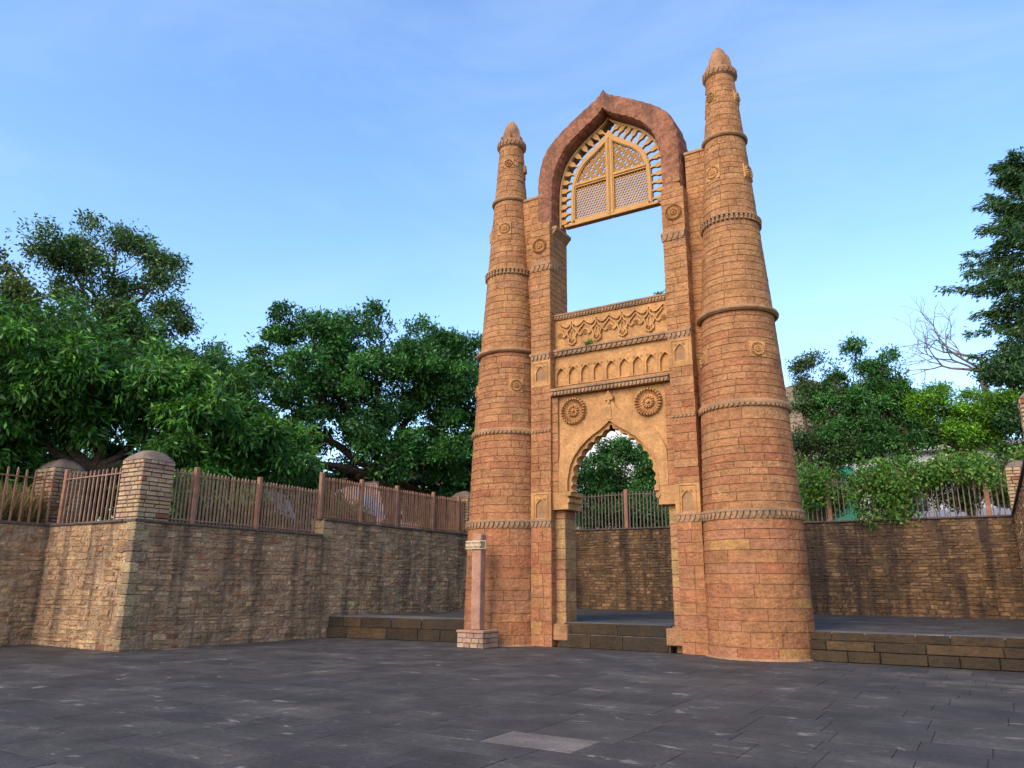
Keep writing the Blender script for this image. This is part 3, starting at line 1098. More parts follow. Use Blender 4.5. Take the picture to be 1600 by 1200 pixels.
b.box(-1.86, 1.86, -0.33, 0.3, 8.401, 8.52)
leaf_row(b, lambda s, t, d: (s, -0.33 - d, t), -1.86, 1.86, 8.405, 8.52, 0.165, 0.04)
b.build('leaf_band', M['trim'], gate)
rp = empty('relief_panel', (0, -0.25, 8.6), gate)
b = MB()
b.box(-1.86, 1.86, -0.25, 0.3, 8.60, 9.58)
b.build('wall', M['carved'], rp)
b = MB()
b.cbox(-1.86, 1.86, -0.36, 0.36, 9.685, 9.745, 0.01)
b.box(-1.86, 1.86, -0.30, 0.32, 9.581, 9.685)
leaf_row(b, lambda s, t, d: (s, -0.30 - d, t), -1.86, 1.86, 9.59, 9.685, 0.10, 0.04)
b.build('coping', M['trim'], rp)


def strip(b, pts, w, y, h):
    """raised carved line along points (x,z) on plane y"""
    n = len(pts)
    L, Rr = [], []
    for i in range(n):
        p0, p1 = pts[max(0, i - 1)], pts[min(n - 1, i + 1)]
        tx, tz = p1[0] - p0[0], p1[1] - p0[1]
        l = math.hypot(tx, tz) or 1
        nx, nz = -tz / l * w / 2, tx / l * w / 2
        L.append((pts[i][0] + nx, pts[i][1] + nz))
        Rr.append((pts[i][0] - nx, pts[i][1] - nz))
    b.ribbon(L, Rr, y - h, y + 0.003)


unit = 0.83
for k in range(5):
    u0 = -1.86 - 0.22 + unit * k
    b = MB()
    cl = lambda pts: [(min(1.855, max(-1.855, x)), z) for x, z in pts]
    j0, j1 = u0 + 0.0, u0 + unit
    pk = (j0 + j1) / 2
    for s, j in ((-1, j0), (1, j1)):
        q = lambda t, z: (pk + s * (abs(j - pk)) * t, z)
        if abs(q(0.5, 0)[0]) > 1.84:
            continue
        strip(b, cl(spline([q(0, 9.47), q(0.12, 9.41), q(0.35, 9.33), q(0.6, 9.29), q(0.8, 9.36), q(0.95, 9.40)], 5)), .05, -.25, .075)
        strip(b, cl(spline([q(0, 9.36), q(0.14, 9.28), q(0.42, 9.16), q(0.52, 9.06), q(0.34, 8.98), q(0.2, 9.02)], 5)), .036, -.25, .065)
        strip(b, cl(spline([q(0.98, 9.36), q(0.86, 9.22), q(0.62, 9.13), q(0.66, 9.02), q(0.76, 8.92), q(0.7, 8.80), q(0.86, 8.74), q(1.0, 8.70)], 5)), .042, -.25, .075)
        strip(b, cl(spline([q(0.98, 9.2), q(0.86, 9.06), q(0.84, 8.95), q(0.94, 8.86), q(0.9, 8.80)], 4)), .03, -.25, .04)
    if b.v:
        if abs(pk) < 1.7:
            b.add(*polar_relief((pk, -.25, 9.06), (1, 0, 0), (0, 0, 1), (0, -1, 0), .085, 12, 8, .045, 28))
        for j in (j0, j1):
            if abs(j) < 1.72 and (j == j0 or k == 4):
                for dx, dz, r_ in ((0, 9.40, .05), (-.06, 9.35, .035), (.06, 9.35, .035), (0, 9.3, .04), (0, 8.82, .05), (-.05, 8.78, .035), (.05, 8.78, .035)):
                    b.add(*polar_relief((j + dx, -.25, dz), (1, 0, 0), (0, 0, 1), (0, -1, 0), r_, 6, 5, .05, 12))
        b.build('carving', M['carved'], rp)

# ---- upper pointed hood
hood_o = spline([(2.42, 12.78), (2.42, 13.5), (2.42, 14.12), (2.40, 14.6), (2.30, 15.1), (2.16, 15.48), (1.93, 15.77), (1.62, 16.03), (1.28, 16.26), (0.88, 16.52), (0.5, 16.74), (0.24, 16.89), (0.10, 17.0), (0.0, 17.14)], 5)
hood_i = spline([(1.84, 12.78), (1.84, 13.3), (1.83, 13.8), (1.81, 14.25), (1.73, 14.62), (1.61, 14.95), (1.47, 15.2), (1.30, 15.42), (1.08, 15.61), (0.82, 15.79), (0.55, 15.96), (0.32, 16.1), (0.14, 16.24), (0.0, 16.4)], 5)
hd = empty('pointed_hood', (0, 0, 12.8), gate)
b = MB()
n = len(hood_o)
rings_ = []
# cross section: front inner edge (chamfered), front face, rounded outer edge, back
sec = [(0.0, 0.42), (0.0, -0.30), (0.06, -0.42), (0.82, -0.42), (0.95, -0.37), (1.0, -0.27), (1.0, 0.55), (0.0, 0.55)]
pts_o, pts_i = both(hood_o), both(hood_i)
m = len(pts_o)
V, F = [], []
rr = np.random.default_rng(3)
for i in range(m):
    for k, (t, y) in enumerate(sec):
        x = pts_i[i][0] + (pts_o[i][0] - pts_i[i][0]) * t
        z = pts_i[i][1] + (pts_o[i][1] - pts_i[i][1]) * t
        V.append((x + 0.012 * math.sin(i * 1.7 + k), y + rr.uniform(-.008, .008), z + 0.012 * math.cos(i * 1.3 + k * 2)))
K = len(sec)
for i in range(m - 1):
    for k in range(K):
        q = (k + 1) % K
        F.append((i * K + k, i * K + q, (i + 1) * K + q, (i + 1) * K + k))
F.append(tuple(range(K)))
F.append(tuple(range((m - 1) * K, m * K))[::-1])
b.add(V, F)
b.build('arch_ring', M['hood'], hd)
# patches where the render has fallen and stone blocks show
for (x, z, w, h) in ((2.28, 12.95, .28, .22), (2.0, 12.95, .26, .22), (2.3, 13.2, .22, .2), (-2.31, 12.92, .2, .2), (2.06, 13.22, .2, .18)):
    mf = lambda s, t, d: (s, -0.43 - d, t)
    GP.append((score(mf, x - w / 2, x + w / 2, z - h / 2, z + h / 2), hd, slab(mf, x - w / 2, x + w / 2, z - h / 2, z + h / 2, 1, .006, .01, .03, .003, .003, .05), pick(PAL_HIGH)))

# ---- pierced stone screen under the hood
jl = empty('lattice_screen', (0, -0.05, 12.85), gate)
JY = 0.02
fr_o = spline([(1.38, 12.87), (1.38, 13.4), (1.37, 13.9), (1.32, 14.3), (1.20, 14.68), (1.02, 14.95), (0.80, 15.16), (0.55, 15.33), (0.33, 15.5), (0.13, 15.68), (0.0, 15.86)], 6)
fr_i = spline([(1.245, 13.0), (1.245, 13.4), (1.235, 13.88), (1.19, 14.22), (1.08, 14.55), (0.93, 14.79), (0.74, 14.98), (0.50, 15.14), (0.31, 15.28), (0.13, 15.42), (0.0, 15.56)], 6)
b = MB()
b.ribbon(both(fr_o), both(fr_i), JY, JY + 0.14)
b.ribbon(both([(x * .985, z - .012) for x, z in fr_o]), both([(x * 1.03, z + .018) for x, z in fr_i]), JY - .03, JY + .004)
b.box(-1.25, 1.25, JY + .002, JY + .138, 12.87, 13.0)
b.cbox(-1.62, -0.008, JY - .045, JY + .18, 12.80, 12.89, .012)
b.cbox(0.008, 1.62, JY - .045, JY + .18, 12.80, 12.89, .012)
for s in (-1, 1):
    xa, xb = sorted((s * 0.008, s * 0.13))
    b.box(xa, xb, JY - .012, JY + .15, 12.9, 15.60)
    xa, xb = sorted((s * 0.035, s * 0.10))
    b.cbox(xa, xb, JY - .04, JY, 12.9, 15.55, .01)
    xa, xb = sorted((s * 0.132, s * 1.22))
    b.box(xa, xb, JY - .008, JY + .15, 14.13, 14.29)
    b.cbox(xa, xb, JY - .045, JY - .005, 14.18, 14.25, .012)
b.build('frame', M['jali'], jl)
# rim against the hood
rim_o = [(min(x + .0, 1.82), z) for x, z in spline([(1.80, 12.82), (1.80, 13.3), (1.79, 13.85), (1.77, 14.25), (1.69, 14.62), (1.57, 14.95), (1.43, 15.18), (1.26, 15.38), (1.05, 15.57), (0.80, 15.75), (0.53, 15.92), (0.30, 16.07), (0.12, 16.2), (0.0, 16.34)], 5)]
rim_i = [(max(0, x - 0.055 * min(1, (x / .3))), z - 0.045 * min(1.0, max(0, (z - 13.6) / 1.6))) for x, z in rim_o]
b = MB()
b.ribbon(both(rim_o), both(rim_i), JY - .02, JY + .10)
b.build('rim', M['jali'], jl)
# buds between rim and frame
bm_pts = [(0, -.02), (.03, 0), (.03, .05), (.045, .07), (.075, .12), (.07, .17), (.03, .21), (0, .30)]
bud_mesh = None


def bud_at(px, pz, dx, dz, length):
    global bud_mesh
    if bud_mesh is None:
        bb = MB()
        prof = [(-.034, 0), (-.030, .12), (-.022, .22), (-.03, .38), (-.062, .5), (-.085, .66), (-.07, .8), (-.088, .9), (-.09, 1.0), (.09, 1.0), (.088, .9), (.07, .8), (.085, .66), (.062, .5), (.03, .38), (.022, .22), (.030, .12), (.034, 0)]
        bb.prism(prof[::-1], -.05, .05)
        o = bb.build('bud', M['jali'], jl, loc=(0, 0, 0))
        bud_mesh = o.data
    else:
        o = bpy.data.objects.new('bud', bud_mesh)
        link(o, jl)
    o.location = (px, JY + .05, pz)
    o.rotation_euler = (0, math.atan2(dx, dz), 0)
    o.scale = (1, 1, length)
    WLOC[o.name] = Vector(o.location)


cum = [0]
for p, q in zip(fr_o[:-1], fr_o[1:]):
    cum.append(cum[-1] + math.hypot(p[0] - q[0], p[1] - q[1]))
NB = 13
for s in (-1, 1):
    for k in range(NB):
        d = cum[-1] * (k + 0.55) / (NB + 0.1)
        i = max(j for j in range(len(cum)) if cum[j] <= d)
        i = min(i, len(fr_o) - 2)
        t = (d - cum[i]) / max(1e-6, cum[i + 1] - cum[i])
        x = fr_o[i][0] * (1 - t) + fr_o[i + 1][0] * t
        z = fr_o[i][1] * (1 - t) + fr_o[i + 1][1] * t
        # nearest rim point in the outward direction
        f = d / cum[-1]
        ri = rim_i[min(len(rim_i) - 1, round(f * (len(rim_i) - 1)))]
        tx, tz = fr_o[i + 1][0] - fr_o[i][0], fr_o[i + 1][1] - fr_o[i][1]
        L = math.hypot(tx, tz)
        nx, nz = tz / L, -tx / L
        best = min(rim_i, key=lambda r_: abs((r_[0] - x) * tx / L + (r_[1] - z) * tz / L) + 0.3 * math.hypot(r_[0] - x, r_[1] - z))
        ln = max(0.14, (best[0] - x) * nx + (best[1] - z) * nz) + 0.03
        bud_at(s * (x - nx * 0.01), z - nz * .01, s * nx, nz, ln)


# lattice panels: rings of stone round real holes
def hexcell(b, cx, cz, Ro, Ri, y0, y1, n=6, rot=0.0):
    o = [(cx + Ro * math.cos(rot + 2 * math.pi * k / n), cz + Ro * math.sin(rot + 2 * math.pi * k / n)) for k in range(n + 1)]
    i_ = [(cx + Ri * math.cos(rot + 2 * math.pi * k / n), cz + Ri * math.sin(rot + 2 * math.pi * k / n)) for k in range(n + 1)]
    b.ribbon(o, i_, y0, y1)


for s in (-1, 1):
    b = MB()
    p = 0.098
    xa, xb = 0.13, 1.245
    rows = int((14.13 - 13.0) / (p * .866)) + 1
    for r_ in range(rows + 1):
        z = 13.0 + r_ * p * .866
        if z > 14.14:
            continue
        for c_ in range(14):
            x = xa + (c_ + (0.5 if r_ % 2 else 0)) * p
            if x > xb + .01 or x < xa - .01:
                continue
            hexcell(b, s * x, z, p / math.sqrt(3) + .001, p * .40, JY + .045, JY + .095, 6, math.pi / 6)
    b.build('lattice', M['jali'], jl)
    b = MB()
    p = 0.108

    def inside(x, z):
        if z < 14.29:
            return False
        for (xA, zA), (xB, zB) in zip(fr_i[:-1], fr_i[1:]):
            if zA <= z <= zB:
                return x < xA + (xB - xA) * (z - zA) / (zB - zA) + .02
        return False
    for r_ in range(17):
        z = 14.29 + r_ * p * .866
        for c_ in range(12):
            x = xa + (c_ + (0.5 if r_ % 2 else 0)) * p
            if not inside(x, z):
                continue
            hexcell(b, s * x, z, p / math.sqrt(3) + .001, p * .485, JY + .045, JY + .09, 6, math.pi / 6)
            if (c_ + r_) % 3:
                for q in range(3):
                    a = q * math.pi / 3
                    ca, sa = math.cos(a), math.sin(a)
                    w = .0085
                    L_ = p * .46
                    b.prism([(s * x - ca * L_ - sa * w, z - sa * L_ + ca * w), (s * x - ca * L_ + sa * w, z - sa * L_ - ca * w), (s * x + ca * L_ + sa * w, z + sa * L_ - ca * w), (s * x + ca * L_ - sa * w, z + sa * L_ + ca * w)], JY + .05, JY + .085)
    b.build('lattice', M['jali'], jl)

emit(GP, 300, 'block', M['block'], 'block_field')

# ------------------------------------------------------------------ rubble retaining walls
def rubble_wall(name, label, faces, z0, z1, pal, mat, mortar, limit, h=(0.075, 0.17), L=(0.13, 0.52), thick=0.5, cat='wall'):
    """faces: list of (p0, p1) with the outer side on the right of p0->p1 turned ... given by normal"""
    w = empty(name, (faces[0][0][0], faces[0][0][1], z0))
    tag(w, label, cat)
    ps = []
    for (p0, p1, nrm) in faces:
        p0, p1, nrm = Vector((*p0, 0)), Vector((*p1, 0)), Vector((*nrm, 0))
        d = (p1 - p0)
        ln = d.length
        d.normalize()
        b = MB()
        # mortar face with an uneven surface
        nx_, nz_ = int(ln / 0.3) + 1, int((z1 - z0) / 0.3) + 1
        V, F = [], []
        for j in range(nz_ + 1):
            for i in range(nx_ + 1):
                q = p0 + d * (ln * i / nx_) + nrm * (random.uniform(-.012, .008) - .012)
                V.append((q.x, q.y, z0 + (z1 - z0) * j / nz_))
        for j in range(nz_):
            for i in range(nx_):
                F.append((j * (nx_ + 1) + i, j * (nx_ + 1) + i + 1, (j + 1) * (nx_ + 1) + i + 1, (j + 1) * (nx_ + 1) + i))
        b.add(V, F)
        a0, a1 = p0 - nrm * .02, p1 - nrm * .02
        c0, c1 = p0 - nrm * thick, p1 - nrm * thick
        b.add([(a0.x, a0.y, z1), (a1.x, a1.y, z1), (c1.x, c1.y, z1), (c0.x, c0.y, z1), (c0.x, c0.y, z0), (c1.x, c1.y, z0)], [(0, 1, 2, 3), (3, 2, 5, 4)])
        b.build('mortar_face', mortar, w)
        ph1, ph2 = random.uniform(0, 6), random.uniform(0, 6)

        def mp(s, t, dd, p0=p0, d=d, nrm=nrm, ph1=ph1, ph2=ph2):
            k = min(1.0, (t - z0) * 3, (z1 - t) * 3)
            t2 = t + k * (0.022 * math.sin(s * 0.9 + t * 1.3 + ph1) + 0.008 * math.sin(s * 3.1 - t * 2.1 + ph2))
            return (p0.x + d.x * s + nrm.x * dd, p0.y + d.y * s + nrm.y * dd, t2)
        zs = courses(z0, z1 - .02, *h)
        for a, c in zip(zs[:-1], zs[1:]):
            xs = cuts(0, ln, *L)
            for q, r_ in zip(xs[:-1], xs[1:]):
                if random.random() < 0.14:
                    continue
                g = random.uniform(0.004, 0.022)
                ps.append((score(mp, q, r_, a, c), w, slab(mp, q + g, r_ - g, a + g * .6, c - g * .6, 3, random.uniform(-.012, .018), 0.016, 0.035, 0.0, 0.008, 0.11), pick(pal, 0.22)))
    emit(ps, limit, 'stone', mat, 'stone_field')
    return w


XW, YC = -9.5, -8.37
wallA = rubble_wall('rubble_wall', 'brown rubble retaining wall with a corner below the tall square pillar', [((XW, YC), (XW, -1.9), (1, 0)), ((-13.9, YC), (XW, YC), (0, -1))], -0.02, 3.12, PAL_RUB, M['rubble'], M['mortar'], 300)
# pale quoin stones of the corner
for i, z in enumerate(np.arange(0.02, 3.1, 0.262)):
    b = MB()
    w1, w2 = (0.36, 0.24) if i % 2 else (0.22, 0.4)
    b.cbox(XW - w1, XW + .025, YC - .025, YC + w2, z, z + .25, .02, pick([(2, (0.33, 0.225, 0.13)), (1, (0.42, 0.30, 0.16)), (1, (0.27, 0.17, 0.11))]))
    b.build('quoin', M['rubble'], wallA)
wallB = rubble_wall('rubble_wall', 'rubble retaining wall at the left picture edge running towards the viewer', [((-13.5, -19.0), (-13.5, YC + .3), (1, 0))], -0.02, 3.12, PAL_RUB, M['rubble'], M['mortar'], 120)
wallC = rubble_wall('rubble_wall', 'higher stained rubble retaining wall running back behind the left tower', [((XW, -1.9), (XW, 13.3), (1, 0))], -0.02, 3.62, PAL_RUB, M['rubble'], M['mortar'], 300)
b = MB()
b.cbox(XW - .5, XW + .02, -1.94, -1.86, 3.1, 3.62, .01, (0.36, 0.23, 0.12))
for z in (3.12, 3.37):
    b.cbox(XW - .45, XW + .03, -1.97, -1.5, z, z + .235, .02, (0.38, 0.25, 0.13))
b.build('end_stones', M['pillar'], wallC)
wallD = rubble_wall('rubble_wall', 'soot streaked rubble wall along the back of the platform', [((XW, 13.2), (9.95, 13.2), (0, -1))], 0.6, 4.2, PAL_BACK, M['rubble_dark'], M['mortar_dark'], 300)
wallE = rubble_wall('rubble_wall', 'rubble side wall at the right picture edge beside the platform', [((9.62, 13.5), (9.62, -2.0), (-1, 0))], -0.02, 4.2, PAL_RUB, M['rubble'], M['mortar'], 60)


def coping(par, x0, x1, y0, y1, z, h=0.07):
    b = MB()
    if abs(x1 - x0) > abs(y1 - y0):
        xs = cuts(x0, x1, 0.8, 1.5)
        for a, q in zip(xs[:-1], xs[1:]):
            b.cbox(a + .003, q - .003, y0 - .0 + random.uniform(-.015, .01), y1, z, z + h + random.uniform(-.008, .008), .012)
    else:
        ys = cuts(y0, y1, 0.8, 1.5)
        for a, q in zip(ys[:-1], ys[1:]):
            b.cbox(x0, x1 + random.uniform(-.015, .015), a + .003, q - .003, z, z + h + random.uniform(-.008, .008), .012)
    b.build('coping', M['coping'], par)


coping(wallA, XW - .5, XW + .05, YC - .05, -1.95, 3.115)
coping(wallA, -13.45, XW - .52, YC - .05, YC + .5, 3.117)
coping(wallB, -14.0, -13.45, -19.0, YC - .06, 3.115)
coping(wallC, XW - .5, XW + .05, -1.93, 13.2, 3.615)
coping(wallD, XW + .1, 9.6, 13.14, 13.7, 4.195)
coping(wallE, 9.56, 10.1, -2.0, 13.1, 4.195)

# terraces of earth behind the walls
def terrace(name, label, x0, x1, y0, y1, z, seed):
    b = MB()
    rg = np.random.default_rng(seed)
    nx_, ny_ = 26, 26
    V, F = [], []
    for j in range(ny_ + 1):
        for i in range(nx_ + 1):
            V.append((x0 + (x1 - x0) * i / nx_, y0 + (y1 - y0) * j / ny_, z + rg.uniform(-.08, .08)))
    for j in range(ny_):
        for i in range(nx_):
            a = j * (nx_ + 1) + i
            F.append((a, a + 1, a + nx_ + 2, a + nx_ + 1))
    b.add(V, F)
    tag(b.build(name, M['soil']), label, kind='structure')


terrace('terrain', 'earth terrace behind the left walls', -90, XW - .25, YC + .3, 90, 3.0, 1)
terrace('terrain', 'earth terrace at the far left', -90, -13.75, -60, YC + .3, 2.95, 2)
terrace('terrain', 'earth terrace behind the back wall', XW - .25, 90, 13.45, 90, 4.05, 3)
terrace('terrain', 'earth terrace beyond the right side wall', 9.9, 90, -2, 13.45, 4.0, 4)

# ------------------------------------------------------------------ stone pillars with cement caps
def stone_pillar(name, label, cx, cy, hw, z0, z1, cap_h, par_limit, group='capped fence pillars'):
    p = empty(name, (cx, cy, z0))
    tag(p, label, 'pillar', group)
    b = MB()
    b.box(cx - hw + .02, cx + hw - .02, cy - hw + .02, cy + hw - .02, z0, z1)
    b.build('core', M['pillar_joint'], p)
    ps = []
    zs = courses(z0, z1, 0.095, 0.135)
    for k, (a, c) in enumerate(zip(zs[:-1], zs[1:])):
        for f in range(4):
            if f == 0:
                mp = lambda s, t, d: (cx + s, cy - hw - d, t)
            elif f == 1:
                mp = lambda s, t, d: (cx + hw + d, cy + s, t)
            elif f == 2:
                mp = lambda s, t, d: (cx - s, cy + hw + d, t)
            else:
                mp = lambda s, t, d: (cx - hw - d, cy - s, t)
            xs = cuts(-hw, hw, 0.17, 0.42)
            for q, r_ in zip(xs[:-1], xs[1:]):
                ps.append((score(mp, q, r_, a, c), p, slab(mp, q, r_, a, c, 2, random.uniform(-.006, .012), 0.014, 0.03, 0.006, 0.005, 0.03), pick(PAL_PILLAR)))
    emit(ps, par_limit, 'stone', M['pillar'], 'stone_field')
    b = MB()
    V, F = [], []
    N_ = 9
    for j in range(N_ + 1):
        for i in range(N_ + 1):
            u_, v_ = -1 + 2 * i / N_, -1 + 2 * j / N_
            k = max(abs(u_), abs(v_))
            hgt = cap_h * (1 - k ** 2.1) * 0.92 + cap_h * .08
            V.append((cx + u_ * (hw + .005), cy + v_ * (hw + .005), z1 - .03 + hgt + random.uniform(-.006, .006)))
    for j in range(N_):
        for i in range(N_):
            a = j * (N_ + 1) + i
            F.append((a, a + 1, a + N_ + 2, a + N_ + 1))
    b.add(V, F)
    b.build('cap', M['cement'], p, True)
    return p


stone_pillar('stone_pillar', 'square pale stone pillar with domed cap on the wall corner', -9.96, -7.92, 0.46, 3.13, 4.72, 0.34, 170)
stone_pillar('stone_pillar', 'domed stone pillar behind the pickets near the left picture edge', -14.25, -7.9, 0.46, 3.05, 4.82, 0.34, 120)
stone_pillar('stone_pillar', 'far domed stone pillar at the fence end beside the left tower', -9.95, 6.6, 0.46, 3.62, 5.2, 0.34, 60)
stone_pillar('stone_pillar', 'shaded stone pillar on the far right corner of the back wall', 10.0, 13.0, 0.42, 4.22, 5.9, 0.3, 60)
stone_pillar('stone_pillar', 'reddish stone pillar cut by the right picture edge', 10.13, 1.15, 0.38, 4.25, 5.9, 0.3, 40)

# ------------------------------------------------------------------ picket fences
picket_mesh = {}


def fence(name, label, p0, p1, z0, ztop, posts, step=0.118, mat='fence', pw=0.021, post_w=0.062, post_extra=0.09, rails=(0.16,), key=''):
    P0, P1 = Vector((*p0, 0)), Vector((*p1, 0))
    d = P1 - P0
    ln = d.length
    d.normalize()
    f = empty(name, (p0[0], p0[1], z0))
    tag(f, label, 'fence', 'picket fences on the walls')
    H = ztop - z0
    ang = math.atan2(d.y, d.x)
    for s in posts:
        q = P0 + d * s
        b = MB()
        b.cbox(q.x - post_w, q.x + post_w, q.y - post_w, q.y + post_w, z0 - .02, ztop + post_extra, .012)
        b.build('post', M['post'], f)
    ck = (round(H, 3), mat)
    n = int(ln / step)
    for k in range(n + 1):
        s = k * ln / n
        if any(abs(s - q) < post_w + .03 for q in posts):
            continue
        q = P0 + d * s
        if ck not in picket_mesh:
            b = MB()
            b.add([(-pw, -pw, 0), (pw, -pw, 0), (pw, pw, 0), (-pw, pw, 0), (-pw, -pw, H - .05), (pw, -pw, H - .05), (pw, pw, H - .05), (-pw, pw, H - .05), (0, 0, H)],
                  [(0, 1, 5, 4), (1, 2, 6, 5), (2, 3, 7, 6), (3, 0, 4, 7), (4, 5, 8), (5, 6, 8), (6, 7, 8), (7, 4, 8)])
            o = b.build('picket', M[mat], f, loc=(0, 0, 0))
            picket_mesh[ck] = o.data
        else:
            o = bpy.data.objects.new('picket', picket_mesh[ck])
            link(o, f)
        o.location = (q.x, q.y, z0 - .01 + random.uniform(-.012, .012))
        o.rotation_euler = (random.uniform(-.01, .01), random.uniform(-.01, .01), ang)
        WLOC[o.name] = Vector(o.location)
    for r_ in rails:
        b = MB()
        z = ztop - r_
        nrm = Vector((-d.y, d.x, 0)) * 0.012
        V = []
        for e in (P0, P1):
            for sn, sz in ((-1, -1), (1, -1), (1, 1), (-1, 1)):
                V.append((e.x + nrm.x * sn + d.y * .03, e.y + nrm.y * sn - d.x * .03, z + sz * .016))
        b.add(V, [(0, 1, 2, 3), (7, 6, 5, 4), (0, 4, 5, 1), (1, 5, 6, 2), (2, 6, 7, 3), (3, 7, 4, 0)])
        b.build('rail', M[mat], f)
    return f


fx = XW - .12
fence('picket_fence', 'brown picket fence on the lower wall right of the corner pillar', (fx, -7.42), (fx, -2.2), 3.18, 4.62, [0.72, 2.9], rails=(0.14, 1.36))
fence('picket_fence', 'brown picket fence on the higher wall beyond the step up', (fx, -2.02), (fx, 6.1), 3.68, 5.08, [0.0, 1.9, 3.8, 6.0, 7.7], rails=(0.14, 1.32), mat='post')
fence('picket_fence', 'short picket fence between the two domed pillars at left', (-13.3, YC + .12), (-10.46, YC + .12), 3.18, 4.62, [0.05], step=0.2, rails=(0.2,))
fence('picket_fence', 'sparse picket fence at the left picture edge', (-13.62, -13.5), (-13.62, YC - .05), 3.18, 4.66, [], step=0.24, rails=(0.25,), mat='post')
fence('picket_fence', 'long picket fence on the back wall seen through the archway', (XW + .3, 13.4), (9.4, 13.4), 4.26, 5.98, [3.7, 6.55, 9.4, 12.6, 15.35, 18.1], step=0.175, mat='fence_dark', rails=(0.16,), post_w=0.085)

# ------------------------------------------------------------------ sign post
sg = empty('sign_post', (-3.42, -1.88, 0))
tag(sg, 'pink stone sign post on a block pedestal with a faded name board', 'sign post')
pc = (-3.45, -1.86)
b = MB()
b.box(pc[0] - .40, pc[0] + .40, pc[1] - .36, pc[1] + .36, 0.0, 0.40)
b.build('pedestal_core', M['pillar_joint'], sg)
ps = []
for k, (a, c) in enumerate(((0.0, .125), (.125, .25), (.25, .385))):
    for f in range(4):
        hw = .42
        hy = .38
        if f == 0:
            mp = lambda s, t, d: (pc[0] + s, pc[1] - hy - d, t)
        elif f == 1:
            mp = lambda s, t, d: (pc[0] + hw + d, pc[1] + s, t)
        elif f == 2:
            mp = lambda s, t, d: (pc[0] - s, pc[1] + hy + d, t)
        else:
            mp = lambda s, t, d: (pc[0] - hw - d, pc[1] - s, t)
        e = hw if f in (0, 2) else hy
        xs = cuts(-e, e, .15, .34)
        for q, r_ in zip(xs[:-1], xs[1:]):
            ps.append((score(mp, q, r_, a, c), sg, slab(mp, q, r_, a, c, 1, 0, .01, .025, .004, .003, .02), pick([(3, (.46, .30, .19)), (2, (.42, .25, .17)), (1, (.33, .2, .14))])))
emit(ps, 60, 'stone', M['pillar'], 'stone_field')
b = MB()
b.cbox(pc[0] - .44, pc[0] + .44, pc[1] - .40, pc[1] + .40, .385, .455, .015)
b.build('pedestal_slab', M['sign_post'], sg)
b = MB()
b.cbox(pc[0] - .15, pc[0] + .15, pc[1] - .15, pc[1] + .13, .455, 3.02, .018)
b.cbox(pc[0] - .055, pc[0] - .045, pc[1] - .153, pc[1] - .14, .6, 2.9, .002)
b.build('post', M['sign_post'], sg)
b = MB()
b.cbox(pc[0] - .34, pc[0] + .34, pc[1] - .20, pc[1] - .155, 2.60, 2.83, .006)
bd = b.build('board', M['sign'], sg)
b = MB()
b.prism([(pc[0] + .16, 2.625), (pc[0] + .32, 2.62), (pc[0] + .325, 2.81), (pc[0] + .15, 2.81), (pc[0] + .19, 2.74)], pc[1] - .2035, pc[1] - .199)
b.build('peeled_patch', M['peeled'], bd)


def text_mesh(txt, size, loc, parent, mat, name='lettering'):
    cu = bpy.data.curves.new('t', 'FONT')
    cu.body = txt
    cu.size = size
    cu.align_x = 'CENTER'
    cu.extrude = 0.001
    to = bpy.data.objects.new('t', cu)
    COL.objects.link(to)
    bpy.context.view_layer.update()
    me = bpy.data.meshes.new_from_object(to.evaluated_get(bpy.context.evaluated_depsgraph_get()))
    bpy.data.objects.remove(to)
    me.name = name
    me.materials.clear()
    me.materials.append(mat)
    o = bpy.data.objects.new(name, me)
    link(o, parent, loc)
    o.rotation_euler = (math.pi / 2, 0, 0)
    return o


text_mesh('बादल महल द्वार', .095, (pc[0] - .05, pc[1] - .2025, 2.735), bd, M['ink'])
text_mesh('BADAL MAHAL', .085, (pc[0] - .06, pc[1] - .2025, 2.63), bd, M['ink'])

